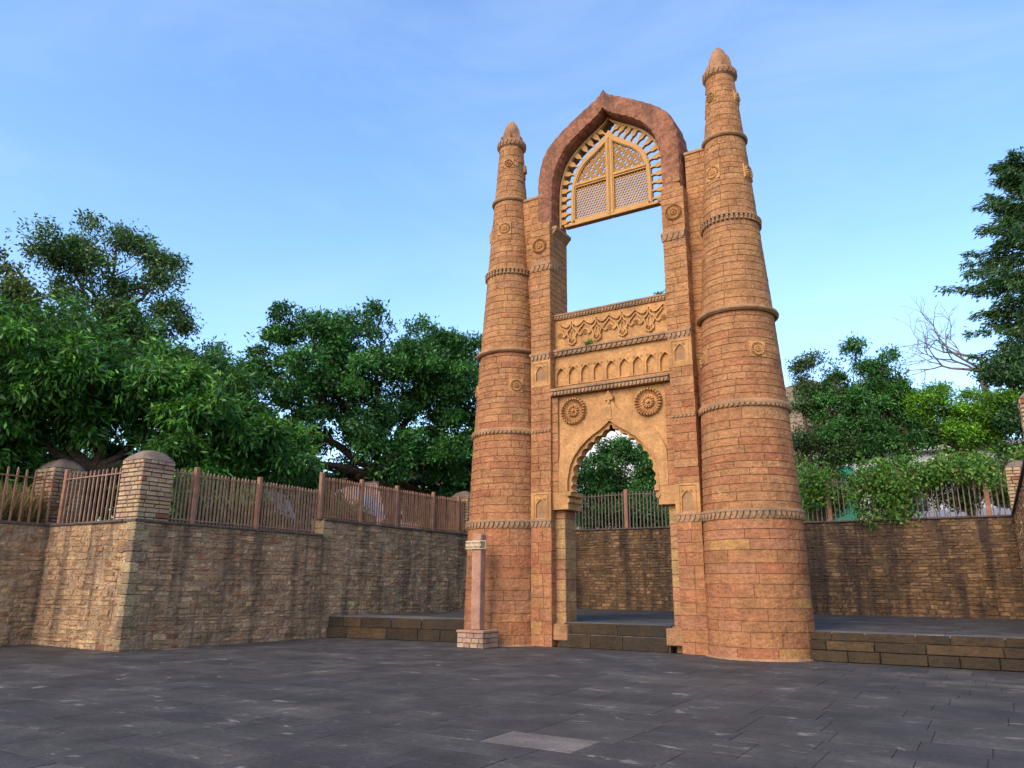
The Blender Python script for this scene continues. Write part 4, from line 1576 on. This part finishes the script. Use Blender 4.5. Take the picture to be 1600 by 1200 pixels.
# ------------------------------------------------------------------ trees
def leaf_mesh(name, centers, dirs, per, L, W, droop, spread, base_cols, parent, seed, cl_spread=0.12, gain=None):
    rg = np.random.default_rng(seed)
    n = len(centers)
    C_ = np.repeat(centers, per, 0) + rg.normal(0, cl_spread, (n * per, 3))
    D_ = np.repeat(dirs, per, 0)
    rnd = rg.normal(0, 1, (n * per, 3))
    rnd /= np.linalg.norm(rnd, axis=1)[:, None] + 1e-9
    D = D_ * (1 - spread) + rnd * spread + np.array([0, 0, -droop])
    D /= np.linalg.norm(D, axis=1)[:, None] + 1e-9
    r2 = rg.normal(0, 1, (n * per, 3)) + np.array([0, 0, 0.3])
    S = np.cross(D, r2)
    S /= np.linalg.norm(S, axis=1)[:, None] + 1e-9
    N_ = np.cross(S, D)
    l = (L * rg.uniform(0.65, 1.25, n * per))[:, None]
    w = (W * rg.uniform(0.7, 1.2, n * per))[:, None]
    a = C_
    m = C_ + D * l * 0.5 + N_ * l * 0.05
    tip = C_ + D * l - N_ * l * 0.08
    V = np.stack([a, m + S * w * .5, tip, m - S * w * .5], 1).reshape(-1, 3)
    loc = V.mean(0)
    loc[2] = V[:, 2].min()
    me = bpy.data.meshes.new(name)
    nv, nf = len(V), n * per
    me.vertices.add(nv)
    me.vertices.foreach_set('co', (V - loc).ravel())
    me.loops.add(nf * 4)
    me.polygons.add(nf)
    me.loops.foreach_set('vertex_index', np.arange(nf * 4))
    me.polygons.foreach_set('loop_start', np.arange(nf) * 4)
    me.polygons.foreach_set('loop_total', np.full(nf, 4))
    cols = np.array([c for _, c in base_cols])
    wts = np.array([q for q, _ in base_cols], float)
    ci = rg.choice(len(cols), n, p=wts / wts.sum())
    col = cols[ci] * rg.uniform(0.75, 1.25, (n, 1))
    if gain is not None:
        col = col * gain[:, None]
    col = np.repeat(col, per, 0) * rg.uniform(0.65, 1.35, (n * per, 1))
    T = np.ones((nf * 4, 4))
    T[:, :3] = np.repeat(col, 4, 0)
    at = me.attributes.new('tint', 'FLOAT_COLOR', 'POINT')
    at.data.foreach_set('color', T.ravel())
    me.update()
    me.materials.append(M['leaf'])
    o = bpy.data.objects.new(name, me)
    link(o, parent, Vector(loc))
    return o


def lobe_clusters(lobes, rg, boughs, per_bough, sig, shell=0.55):
    """leaf clusters gathered on the upper outer side of foliage pads spread through each lobe"""
    Cs, Ds, Ks = [], [], []
    vol = np.array([np.prod(l[1]) ** (2 / 3) for l in lobes])
    vol = vol / vol.sum()
    for (c, r), f in zip(lobes, vol):
        tot = max(30, int(boughs * per_bough * f))
        npad = max(3, tot // 46)
        d = rg.normal(0, 1, (npad, 3))
        d /= np.linalg.norm(d, axis=1)[:, None]
        rr_ = shell + (1.0 - shell) * rg.uniform(0, 1, npad) ** 0.7
        pc_ = np.array(c) + d * np.array(r) * rr_[:, None]
        pr_ = sig * 2.3 * rg.uniform(0.6, 1.35, npad)
        pk_ = rg.uniform(0.68, 1.3, npad)
        idx = rg.integers(0, npad, tot)
        e = rg.normal(0, 1, (tot, 3)) * np.array([1, 1, .8]) + d[idx] * 0.45 + np.array([0, 0, 0.45])
        e /= np.linalg.norm(e, axis=1)[:, None] + 1e-9
        q = pc_[idx] + e * pr_[idx][:, None] * rg.uniform(0.35, 1.05, tot)[:, None] * np.array([1, 1, 0.62])
        nf = tot // 6                                  # loose filling between the pads
        g = rg.normal(0, 1, (nf, 3))
        g /= np.linalg.norm(g, axis=1)[:, None]
        q2 = np.array(c) + g * np.array(r) * rg.uniform(0.1, 1.05, nf)[:, None]
        Cs += [q, q2]
        Ds += [e, g]
        Ks += [pk_[idx], rg.uniform(0.6, 1.0, nf)]  # filling leaves tinted darker: shade inside the crown put into their colour
    return np.concatenate(Cs), np.concatenate(Ds), np.concatenate(Ks)


def wob(p, q, n, amp, rg):
    p, q = np.array(p, float), np.array(q, float)
    out = []
    for i in range(n + 1):
        t = i / n
        out.append(p + (q - p) * t + (rg.normal(0, amp, 3) * math.sin(math.pi * t) if 0 < i < n else 0))
    return [tuple(x) for x in out]


def tree(name, label, base, fork, lobes, seed, boughs=220, per_bough=9, sig=0.38, per=9, L=0.24, W=0.075, droop=0.35, spread=0.6, cols=None, tr=0.28, shell=0.55, cat='tree', cl=0.12, limbs=True):
    rg = np.random.default_rng(seed)
    t = empty(name, base)
    tag(t, label, cat)
    b = MB()
    b.tube(wob(base, fork, 5, tr * .4, rg), [tr * (1.25 - 0.5 * i / 5) for i in range(6)], 9)
    if limbs:
        for c, r in lobes:
            pts = wob(fork, (c[0], c[1], c[2]), 5, 0.18, rg)
            b.tube(pts, [tr * (0.62 - 0.5 * i / 5) for i in range(6)], 6)
            for k in range(7):
                d = rg.normal(0, 1, 3)
                d /= np.linalg.norm(d)
                s_ = pts[3 + k % 3]
                e = np.array(c) + d * np.array(r) * 0.9
                b.tube(wob(s_, e, 4, 0.12, rg), [tr * .2 * (1 - .2 * i) for i in range(5)], 4)
    b.build('trunk', M['bark'], t)
    Cs, Ds, Ks = lobe_clusters(lobes, rg, boughs, per_bough, sig, shell)
    x_, y_, z_ = Cs.T
    bad = ((x_ > -10.35) & (x_ < -9) & (y_ < 12.5) & (z_ < 6.2)) | ((y_ < -6.6) & (x_ > -15.2) & (x_ < -9) & (z_ < 5.7)) | ((x_ > -14.4) & (x_ < -9) & (y_ < -8.4) & (z_ < 6.5))
    Cs, Ds, Ks = Cs[~bad], Ds[~bad], Ks[~bad]
    leaf_mesh('crown', Cs, Ds, per, L, W, droop, spread, cols, t, seed + 5, cl, Ks)
    return t


G_MANGO = [(4, (0.054, 0.158, 0.022)), (3, (0.084, 0.225, 0.026)), (1.5, (0.135, 0.307, 0.036)), (1, (0.038, 0.112, 0.019))]
G_DARK = [(4, (0.041, 0.128, 0.024)), (3, (0.057, 0.173, 0.029)), (2, (0.074, 0.210, 0.036)), (1, (0.030, 0.090, 0.022))]
G_DULL = [(4, (0.063, 0.134, 0.029)), (3, (0.086, 0.165, 0.031)), (1.5, (0.104, 0.151, 0.030)), (1, (0.042, 0.093, 0.024))]
G_YEL = [(3, (0.115, 0.262, 0.017)), (3, (0.149, 0.315, 0.019)), (2, (0.081, 0.210, 0.019))]
G_VINE = [(3, (0.095, 0.217, 0.026)), (3, (0.128, 0.262, 0.036)), (1, (0.176, 0.195, 0.036)), (1, (0.061, 0.150, 0.024))]
G_CONI = [(4, (0.035, 0.090, 0.026)), (3, (0.051, 0.117, 0.031)), (1, (0.074, 0.143, 0.026))]

# broad leaved tree filling the left
tree('mango_tree', 'bright leafy broad tree rising behind the pickets at far left', (-14.6, -7.0, 3.0), (-14.6, -6.8, 5.0),
     [((-15.2, -9.2, 7.3), (2.2, 2.2, 2.3)), ((-14.3, -7.2, 8.0), (2.4, 2.4, 2.2)), ((-13.2, -5.2, 7.2), (2.2, 2.0, 2.0)), ((-12.6, -4.3, 5.6), (1.7, 1.6, 1.6)),
      ((-16.2, -7.2, 5.0), (2.0, 2.2, 1.7)), ((-13.3, -5.6, 5.0), (2.0, 2.0, 1.6)), ((-17.0, -9.5, 6.0), (2.2, 2.4, 2.8)), ((-12.4, -3.2, 4.4), (1.6, 1.6, 1.4)), ((-12.0, -1.8, 6.2), (1.3, 1.3, 1.2))],
     21, boughs=1050, per_bough=8, sig=0.30, per=10, L=0.27, W=0.075, droop=0.45, spread=0.55, cols=G_MANGO, tr=0.3, shell=0.45)
tree('tall_tree', 'tall airy tree with a high open crown standing behind the left trees', (-23.0, -1.8, 3.0), (-22.8, -2.2, 12.4),
     [((-23.0, -2.6, 16.5), (1.7, 1.7, 1.1)), ((-24.2, -4.9, 15.7), (1.4, 1.5, 1.1)), ((-23.7, -3.8, 14.6), (1.4, 1.4, 0.9)), ((-22.0, -1.0, 15.1), (1.5, 1.4, 1.0)), ((-21.4, -0.1, 13.2), (1.2, 1.2, 1.1)),
      ((-20.7, 0.9, 11.2), (1.1, 1.1, 1.5)), ((-23.6, -3.2, 12.4), (2.0, 2.2, 1.3)), ((-22.3, -1.2, 12.5), (1.6, 1.6, 1.2)), ((-21.5, 0.2, 10.3), (1.6, 1.6, 1.6)), ((-22.7, -2.2, 14.0), (1.5, 1.6, 1.0)), ((-23.0, -2.6, 11.0), (2.0, 2.2, 1.3))],
     31, boughs=560, per_bough=8, sig=0.27, per=7, L=0.20, W=0.085, droop=0.1, spread=0.8, cols=G_DULL, tr=0.2, shell=0.25, cl=0.16)
tree('yellowish_tree', 'dull yellowish tree top at the left picture edge', (-23.0, -9.0, 3.0), (-22.6, -8.4, 8.5),
     [((-22.2, -7.9, 11.6), (2.3, 2.0, 2.0)), ((-23.4, -10.0, 10.6), (2.4, 2.4, 2.6)), ((-21.4, -6.3, 10.4), (1.7, 1.7, 1.6))],
     41, boughs=300, per_bough=7, sig=0.3, per=8, L=0.2, W=0.09, droop=0.1, spread=0.8, cols=[(3, (0.085, 0.115, 0.02)), (2, (0.065, 0.095, 0.02)), (1, (0.11, 0.13, 0.03))], tr=0.22)
tree('round_crowned_tree', 'large dense dark green tree with a wide rounded crown left of the gate', (-12.6, 5.2, 3.5), (-12.9, 4.9, 6.2),
     [((-12.8, 3.6, 11.0), (2.3, 2.2, 2.1)), ((-14.8, 1.0, 10.3), (2.2, 2.0, 1.9)), ((-11.4, 5.6, 10.7), (2.1, 2.0, 2.0)), ((-10.9, 7.6, 10.6), (2.2, 2.2, 2.2)), ((-15.9, -0.5, 8.7), (1.8, 1.8, 1.9)),
      ((-13.4, 2.8, 8.6), (2.3, 2.2, 1.9)), ((-11.2, 6.4, 7.9), (2.1, 2.1, 1.9)), ((-10.8, 8.6, 7.6), (2.1, 2.1, 2.2)), ((-15.6, 0.0, 6.6), (1.6, 1.6, 1.6)), ((-14.6, 1.4, 12.0), (1.3, 1.3, 0.8)), ((-13.2, 9.5, 6.2), (2.6, 2.2, 2.0)), ((-15.5, 3.2, 6.0), (1.8, 1.8, 1.5)), ((-12.2, 9.0, 5.0), (1.8, 2.2, 1.4)), ((-11.6, 3.4, 6.6), (1.2, 1.3, 0.8)), ((-17.0, 2.0, 5.0), (2.2, 2.4, 2.0))],
     51, boughs=1800, per_bough=8, sig=0.30, per=10, L=0.20, W=0.085, droop=0.2, spread=0.7, cols=G_DARK, tr=0.38, shell=0.5)
tree('background_tree', 'dark green tree behind the fence seen through the archway', (-6.6, 17.0, 4.0), (-6.6, 17.0, 5.2),
     [((-7.2, 16.6, 7.4), (2.0, 1.8, 1.6)), ((-4.9, 17.4, 7.5), (2.0, 1.8, 1.7)), ((-6.2, 16.9, 5.6), (2.2, 1.6, 1.2)), ((-9.2, 16.2, 6.8), (1.9, 1.8, 1.6)), ((-2.8, 17.8, 7.0), (1.8, 1.6, 2.0)), ((-7.0, 15.6, 4.9), (2.6, 1.2, 1.1)), ((-3.6, 15.8, 4.9), (2.2, 1.2, 1.1))],
     61, boughs=900, per_bough=8, sig=0.28, per=9, L=0.19, W=0.085, droop=0.25, spread=0.7, cols=G_DARK + [(1.5, (0.07, 0.16, 0.03))], tr=0.16, shell=0.4)
tree('slender_tree', 'thin feathery young tree beside the right tower', (2.35, 16.6, 4.0), (2.2, 17.0, 9.0),
     [((2.1, 17.2, 11.7), (0.9, 0.9, 0.7)), ((3.1, 17.6, 8.0), (1.2, 1.0, 1.2)), ((3.0, 17.4, 6.6), (1.2, 0.9, 1.0)), ((2.3, 17.2, 10.3), (1.15, 1.0, 0.9)), ((2.0, 17.2, 8.6), (1.0, 1.0, 1.0)), ((2.3, 17.0, 6.8), (0.9, 0.9, 1.1))],
     71, boughs=300, per_bough=6, sig=0.26, per=8, L=0.17, W=0.06, droop=0.15, spread=0.85, cols=[(2, (0.07, 0.125, 0.03)), (2, (0.055, 0.10, 0.03)), (1, (0.09, 0.14, 0.03))], tr=0.07, shell=0.2)
tree('bushy_tree', 'bushy green tree with upright plumes right of the gate', (5.4, 17.4, 4.0), (5.2, 17.4, 7.4),
     [((4.5, 17.6, 9.7), (1.15, 1.0, 1.2)), ((3.35, 17.5, 11.4), (0.36, 0.4, 1.15)), ((3.9, 17.6, 11.0), (0.4, 0.4, 1.2)), ((4.55, 17.6, 11.9), (0.36, 0.4, 1.3)), ((5.1, 17.6, 11.0), (0.35, 0.4, 1.1)), ((5.75, 17.6, 11.7), (0.36, 0.4, 1.3)), ((6.3, 17.6, 10.6), (0.4, 0.5, 1.2)), ((6.0, 17.6, 9.8), (0.9, 0.9, 0.9)),
      ((4.3, 17.4, 8.4), (1.6, 1.4, 1.3)), ((6.2, 17.5, 8.3), (1.5, 1.3, 1.1)), ((3.2, 17.6, 9.6), (0.9, 0.9, 1.1))],
     81, boughs=420, per_bough=9, sig=0.2, per=9, L=0.2, W=0.065, droop=0.1, spread=0.65, cols=G_DARK + [(2, (0.055, 0.13, 0.035))], tr=0.2, shell=0.4)
tree('yellow_green_tree', 'bright yellow green tree crown at right below the bare branches', (8.3, 18.2, 4.0), (8.2, 18.0, 7.0),
     [((7.7, 17.6, 9.2), (1.2, 1.1, 0.95)), ((9.3, 17.6, 9.1), (1.3, 1.1, 0.85)), ((6.9, 17.8, 9.4), (0.8, 0.9, 0.8)), ((8.4, 17.8, 8.0), (1.6, 1.2, 0.8))],
     91, boughs=300, per_bough=8, sig=0.22, per=9, L=0.17, W=0.055, droop=0.1, spread=0.75, cols=G_YEL, tr=0.15, shell=0.4)
tree('shaded_tree', 'dark shaded tree mass at the right picture edge over the wall', (12.0, 18.2, 4.0), (11.6, 18.0, 6.6),
     [((11.3, 17.4, 7.7), (1.7, 1.6, 1.5)), ((12.2, 18.2, 10.2), (2.0, 1.8, 1.8)), ((10.6, 18.6, 10.6), (1.2, 1.2, 1.1))],
     101, boughs=330, per_bough=8, sig=0.28, per=9, L=0.19, W=0.08, droop=0.2, spread=0.75, cols=G_CONI, tr=0.24, shell=0.3)

# tall tree with pointed sprays at the right edge
rg = np.random.default_rng(5)
ct = empty('spray_tree', (12.7, 19.6, 4.0))
tag(ct, 'tall dark tree with long pointed leaf sprays at the right picture edge', 'tree')
b = MB()
b.tube(wob((12.7, 19.6, 4.0), (12.5, 19.4, 21.2), 8, 0.12, rg), [0.3 - 0.033 * i for i in range(9)], 8)
Cs, Ds = [], []
for lev in np.linspace(8.6, 20.9, 27):
    reach = 3.3 - 2.6 * max(0, lev - 15) / 6 + rg.uniform(-.8, .6)
    for k in range(5):
        a = rg.uniform(0, 6.28) if k > 1 else math.pi + rg.uniform(-.5, .5)
        st0 = np.array([12.55, 19.5, lev])
        ln = reach * rg.uniform(0.6, 1.15)
        end = st0 + np.array([math.cos(a) * ln, math.sin(a) * ln, rg.uniform(-.1, 0.7)])
        pts = wob(st0, end, 6, 0.1, rg)
        b.tube(pts, [0.05 - 0.006 * i for i in range(7)], 4)
        for t in np.linspace(0.25, 1.0, 17):
            p = st0 + (end - st0) * t
            wdt = 0.22 * (1.05 - t) + 0.045
            for _ in range(3):
                off = rg.normal(0, wdt, 3) * np.array([1, 1, 0.6])
                Cs.append(p + off)
                dd = (end - st0) / ln + off * 0.8 + np.array([0, 0, -.25])
                Ds.append(dd / np.linalg.norm(dd))
b.build('trunk', M['bark'], ct)
leaf_mesh('crown', np.array(Cs), np.array(Ds), 7, 0.24, 0.065, 0.2, 0.45, G_CONI, ct, 77, 0.09)

# leafless tree
bt = empty('bare_tree', (10.0, 22.6, 4.0))
tag(bt, 'leafless grey tree with fine twigs against the sky at right', 'tree')
b = MB()


def grow(p, d, ln, r, lev):
    n = 4
    pts = [p]
    dd = np.array(d, float)
    for i in range(n):
        dd = dd + rg.normal(0, 0.16, 3) + np.array([0, 0, 0.03])
        dd /= np.linalg.norm(dd)
        pts.append(pts[-1] + dd * ln / n)
    b.tube([tuple(q) for q in pts], [r * (1 - 0.11 * i) for i in range(n + 1)], 5 if lev < 2 else 3)
    if lev >= 5:
        return
    for k in range(3 if lev < 4 else 2):
        q = pts[rg.integers(2, n + 1)] if k else pts[-1]
        nd_ = dd + rg.normal(0, 0.5, 3) * np.array([1, 0.7, 0.8])
        nd_ /= np.linalg.norm(nd_)
        grow(q, nd_, ln * rg.uniform(0.58, 0.78), max(0.008, r * 0.58), lev + 1)


b.tube([(10.0, 22.6, 4.0), (9.8, 22.6, 8.0), (9.5, 22.5, 12.0)], [0.26, 0.2, 0.15], 7)
for p, d, ln, r in (((9.5, 22.5, 12.0), (-0.9, -.1, 0.32), 1.7, 0.085), ((9.6, 22.5, 11.8), (-0.95, 0, 0.12), 1.6, 0.08), ((9.6, 22.5, 12.6), (-.8, 0.1, 0.45), 1.7, 0.08), ((9.5, 22.5, 12.1), (-.75, 0.1, 0.5), 1.8, 0.075)):
    grow(np.array(p), np.array(d), ln, r, 1)
b.build('branches', M['bare_bark'], bt)

# climbers on the right fence
def creeper(label, xs, zc, seed, n=90, hh=0.8):
    rg2 = np.random.default_rng(seed)
    c = empty('creeper', (xs[0], 13.35, 4.2))
    tag(c, label, 'creeper', 'climbing plants on the back fence')
    b = MB()
    for k in range(10):
        x = rg2.uniform(xs[0], xs[1])
        b.tube(wob((x, 13.6, 4.1), (x + rg2.uniform(-.6, .6), 13.4 + rg2.uniform(-.2, .4), zc + rg2.uniform(-.2, hh)), 6, .12, rg2), [.022 - .002 * i for i in range(7)], 4)
    b.build('stems', M['bark'], c)
    P_ = np.stack([rg2.uniform(xs[0], xs[1], n), 13.35 + rg2.normal(0, .28, n), zc + rg2.normal(0, hh * .5, n)], 1)
    cc = np.repeat(P_, 5, 0) + rg2.normal(0, .14, (n * 5, 3))
    dd = rg2.normal(0, 1, (n * 5, 3)) + np.array([0, -0.7, -.2])
    dd /= np.linalg.norm(dd, axis=1)[:, None]
    leaf_mesh('leaves', cc, dd, 6, .15, .085, .35, .6, G_VINE, c, seed + 1, .09)


creeper('green climber on the back fence beside the right tower', (2.5, 3.5), 5.7, 201, 80, 0.9)
creeper('creeper hanging over the back wall below the bushy tree', (4.3, 6.6), 5.6, 202, 150, 1.0)
creeper('climber spreading along the back fence towards the right corner', (6.8, 9.2), 6.0, 203, 130, 0.55)
creeper('thin trailing creeper spilling down over the back wall top', (4.6, 6.2), 4.45, 204, 26, 0.35)

# low scrub behind the left fence
for i, (x, y, zc, sc_) in enumerate(((-10.8, -5.6, 3.9, .55), (-10.9, -3.6, 3.8, .5), (-11.4, -6.9, 3.9, .6), (-11.0, 0.5, 3.9, .35), (-13.0, 1.2, 4.1, .9), (-13.6, -3.4, 4.1, .9))):
    tree('shrub', ['low green shrub just behind the pickets near the corner pillar', 'low shrub behind the middle of the lower picket fence', 'low shrub behind the short fence between the domed pillars', 'small shrub behind the higher picket fence', 'broad shrub in the shade under the round crowned tree', 'broad shrub in the shade under the far left tree'][i],
         (x, y, 3.0), (x, y, 3.3), [((x, y, zc), (sc_ * 1.3, sc_ * 1.8, sc_))], 300 + i, boughs=60, per_bough=6, sig=.2, per=7, L=.18, W=.06, droop=.1, spread=.8, cols=G_MANGO, tr=.04, cat='shrub')
for i, (x, y, zc, sc_) in enumerate(((8.2, 15.0, 5.6, .95), (5.9, 15.2, 5.8, 1.0), (2.9, 15.2, 5.6, .8), (9.8, 15.6, 6.0, .9))):
    tree('shrub', ['leafy shrub behind the back fence in front of the parked car', 'leafy shrub behind the back fence under the bushy tree', 'leafy shrub behind the back fence close to the right tower', 'shaded shrub behind the back fence at the far right corner'][i],
         (x, y, 4.0), (x, y, 4.6), [((x, y, zc), (sc_ * 1.2, sc_ * .7, sc_ * 1.1))], 320 + i, boughs=110, per_bough=6, sig=.22, per=8, L=.17, W=.07, droop=.15, spread=.75, cols=G_VINE, tr=.05, cat='shrub')
def far_wood(label, line, z0, hts, n, seed):
    rg4 = np.random.default_rng(seed)
    A, B = np.array(line[0]), np.array(line[1])
    t = rg4.uniform(0, 1, n)
    h = np.interp(t, np.linspace(0, 1, len(hts)), hts) * (0.85 + 0.15 * np.sin(t * 40))
    P_ = np.stack([A[0] + (B[0] - A[0]) * t, A[1] + (B[1] - A[1]) * t, z0 + h * rg4.uniform(0, 1, n) ** 0.8], 1) + rg4.normal(0, .5, (n, 3)) * np.array([1, 1, .3])
    D_ = rg4.normal(0, 1, (n, 3)) + np.array([0.3, -.5, .3])
    D_ /= np.linalg.norm(D_, axis=1)[:, None]
    tag(leaf_mesh('far_wood', P_, D_, 8, .34, .16, .2, .7, G_DARK, None, seed + 1, .3), label, kind='stuff')


far_wood('dark mass of far trees closing the view behind the left trees', ((-34, -20), (-24, 20)), 3.0, (6, 7, 6, 5, 5), 5200, 401)
far_wood('dark far foliage behind the white building', ((-3, 33), (26, 33)), 4.0, (5, 7, 8, 7, 8), 3600, 403)
# dry grass at far left
rg3 = np.random.default_rng(9)
n = 500
cc = np.stack([rg3.uniform(-14.6, -13.9, n), rg3.uniform(-12.5, -8.2, n), np.full(n, 3.0)], 1)
dd = np.tile(np.array([0, 0, 1.0]), (n, 1)) + rg3.normal(0, .25, (n, 3))
gr = leaf_mesh('dry_grass', cc, dd, 4, 1.2, .03, 0, .2, [(2, (.30, .20, .08)), (1, (.20, .17, .06))], None, 12, .08)
tag(gr, 'tall dry grass behind the pickets at the left edge', kind='stuff')
# tufts on the gateway ledges
for (x, y, z, s_, lab) in ((-0.62, -.38, 8.6, .1, 'small green weed growing on the carved frieze ledge'), (1.55, -.1, 9.75, .14, 'small dry weed on the parapet beside the right pier')):
    cc = np.array([[x, y, z]] * 14) + rg3.normal(0, s_ * .5, (14, 3)) * np.array([1, .3, .3])
    dd = rg3.normal(0, .6, (14, 3)) + np.array([0, -.3, 1])
    o = leaf_mesh('weed', cc, dd, 7, s_ * 1.1, .035, 0, .6, G_VINE, None, 15, s_ * .3)
    tag(o, lab, 'weed')

# ------------------------------------------------------------------ buildings and things behind
bl = empty('white_building', (6.5, 26.5, 4.0))
tag(bl, 'low white building with a green sheet half hidden by trees at right', 'building')
b = MB()
b.box(1.0, 16.0, 25.0, 31.0, 4.0, 8.6)
b.build('wall', M['whitewash'], bl)
b = MB()
b.cbox(0.7, 16.3, 24.6, 31.3, 8.601, 8.85, .03)
b.build('roof_slab', M['whitewash'], bl)
b = MB()
b.cbox(1.45, 2.95, 24.85, 24.99, 4.3, 8.1, .02)
b.build('green_sheet', M['green'], bl)
for x in (5.2, 9.0, 12.2):
    b = MB()
    b.cbox(x, x + 1.1, 24.93, 25.04, 5.2, 6.9, .02)
    wdo = b.build('window', M['glass'], bl)
    b = MB()
    b.ribbon([(x - .08, 5.12), (x - .08, 6.98), (x + 1.18, 6.98), (x + 1.18, 5.12), (x - .08, 5.12)], [(x, 5.2), (x, 6.9), (x + 1.1, 6.9), (x + 1.1, 5.2), (x, 5.2)], 24.86, 25.02)
    b.build('frame', M['whitewash'], wdo)

gh = empty('gabled_house', (-9.0, 26.0, 4.0))
tag(gh, 'white gabled house behind the tree in the archway', 'house')
b = MB()
b.prism([(-13.0, 4.0), (-5.6, 4.0), (-5.6, 10.9), (-9.6, 12.3), (-13.0, 11.1)], 24.0, 30.0)
b.build('wall', M['whitewash'], gh)
b = MB()
b.prism([(-13.3, 11.0), (-9.6, 12.32), (-5.3, 10.82), (-5.3, 10.97), (-9.6, 12.48), (-13.3, 11.16)], 23.8, 30.2)
b.build('roof', M['roof_sheet'], gh)
for x in (-11.4, -7.6):
    b = MB()
    b.cbox(x - .45, x + .45, 23.94, 24.02, 8.2, 9.6, .02)
    b.build('window', M['glass'], gh)

ph = empty('pink_house', (-17.0, 12.0, 3.0))
tag(ph, 'pinkish house wall glimpsed behind the dark tree left of the gate', 'house')
b = MB()
b.box(-22.5, -13.2, 12.2, 17.0, 3.0, 7.4)
b.build('wall', M['pinkwash'], ph)
b = MB()
b.cbox(-22.8, -12.9, 11.8, 17.3, 7.401, 7.6, .03)
b.build('roof_slab', M['cement'], ph)
for x in (-20.3, -17.4, -14.8):
    b = MB()
    b.cbox(x - .4, x + .4, 12.12, 12.22, 4.9, 6.3, .02)
    b.build('window', M['glass'], ph)

for (p, wd, lab) in (((-11.6, -1.9, 4.25), 1.5, 'grey corrugated sheet leaning behind the lower picket fence'), ((-10.9, 2.1, 4.5), 1.3, 'pale corrugated sheet behind the higher picket fence')):
    b = MB()
    V, F = [], []
    nn = 30
    for dz_ in (0, -.015):
        for j in (0, 1):
            for i in range(nn + 1):
                s = -wd / 2 + wd * i / nn
                V.append((p[0] - (.55 if j else 0), p[1] + s, p[2] + (.5 if j else -0.35) + .02 * math.sin(i * 2.1) - .22 * (s / wd) + dz_))
    o_ = lambda k, j, i: k * 2 * (nn + 1) + j * (nn + 1) + i
    for i in range(nn):
        F.append((o_(0, 0, i), o_(0, 0, i + 1), o_(0, 1, i + 1), o_(0, 1, i)))
        F.append((o_(1, 0, i), o_(1, 1, i), o_(1, 1, i + 1), o_(1, 0, i + 1)))
        F.append((o_(0, 0, i), o_(1, 0, i), o_(1, 0, i + 1), o_(0, 0, i + 1)))
        F.append((o_(0, 1, i), o_(0, 1, i + 1), o_(1, 1, i + 1), o_(1, 1, i)))
    b.add(V, F)
    tag(b.build('corrugated_sheet', M['roof_sheet']), lab, 'metal sheet')

# parked car behind the right fence
cr = empty('parked_car', (7.9, 19.4, 4.05))
tag(cr, 'pale blue car parked behind the back fence at right', 'car')
b = MB()
side = [(-1.9, .35), (-1.9, .75), (-1.75, .88), (-1.0, .95), (-.45, 1.38), (.75, 1.40), (1.35, .98), (1.85, .9), (1.92, .6), (1.9, .35)]
yA, yB = 18.6, 20.2
V = [(7.9 + x, yA + (.12 if z > 1 else 0), 4.05 + z) for x, z in side] + [(7.9 + x, yB - (.12 if z > 1 else 0), 4.05 + z) for x, z in side]
k = len(side)
b.add(V, [tuple(range(k)), tuple(range(2 * k - 1, k - 1, -1))] + [(i, i + k, (i + 1) % k + k, (i + 1) % k) for i in range(k)])
b.build('body', M['car_paint'], cr)
b = MB()
b.add([(7.9 + x, yA + y_, 4.05 + z) for x, z, y_ in ((-.85, 1.0, .05), (-.42, 1.32, .09), (.70, 1.34, .09), (1.12, 1.0, .05))], [(0, 3, 2, 1)])
b.build('side_window', M['glass'], cr)
for dx in (-1.2, 1.2):
    b = MB()
    V, F = [], []
    for yy in (yA - .03, yA + .2):
        for q in range(18):
            a = 2 * math.pi * q / 18
            V.append((7.9 + dx + .32 * math.cos(a), yy, 4.05 + .34 + .32 * math.sin(a)))
    F = [tuple(range(18)), tuple(range(35, 17, -1))] + [(i, i + 18, (i + 1) % 18 + 18, (i + 1) % 18) for i in range(18)]
    b.add(V, F)
    b.build('wheel', M['tyre'], cr)

# far hill
b = MB()
V, F = [], []
nx_, ny_ = 60, 20
rgh = np.random.default_rng(4)
ph_ = rgh.uniform(0, 6, 8)
for j in range(ny_ + 1):
    for i in range(nx_ + 1):
        x = -160 + 320 * i / nx_
        t = j / ny_
        y = 60 + 60 * t
        ridge = 7 + 26.5 * math.exp(-((x + 12) / 30) ** 2) + 1.2 * math.sin(x * .11 + ph_[1]) + 0.7 * math.sin(x * .37 + ph_[2])
        z = 4.0 + max(0, ridge - 4) * (1 - (1 - min(1, t * 1.35)) ** 2) * (1 if t < .74 else 1) + rgh.uniform(-.5, .5) * t
        V.append((x, y, z * 0.93))
for j in range(ny_):
    for i in range(nx_):
        a = j * (nx_ + 1) + i
        F.append((a, a + 1, a + nx_ + 2, a + nx_ + 1))
b.add(V, F)
tag(b.build('hill', M['rock_hill'], None, True), 'brown rocky hillside far behind the trees', kind='structure')
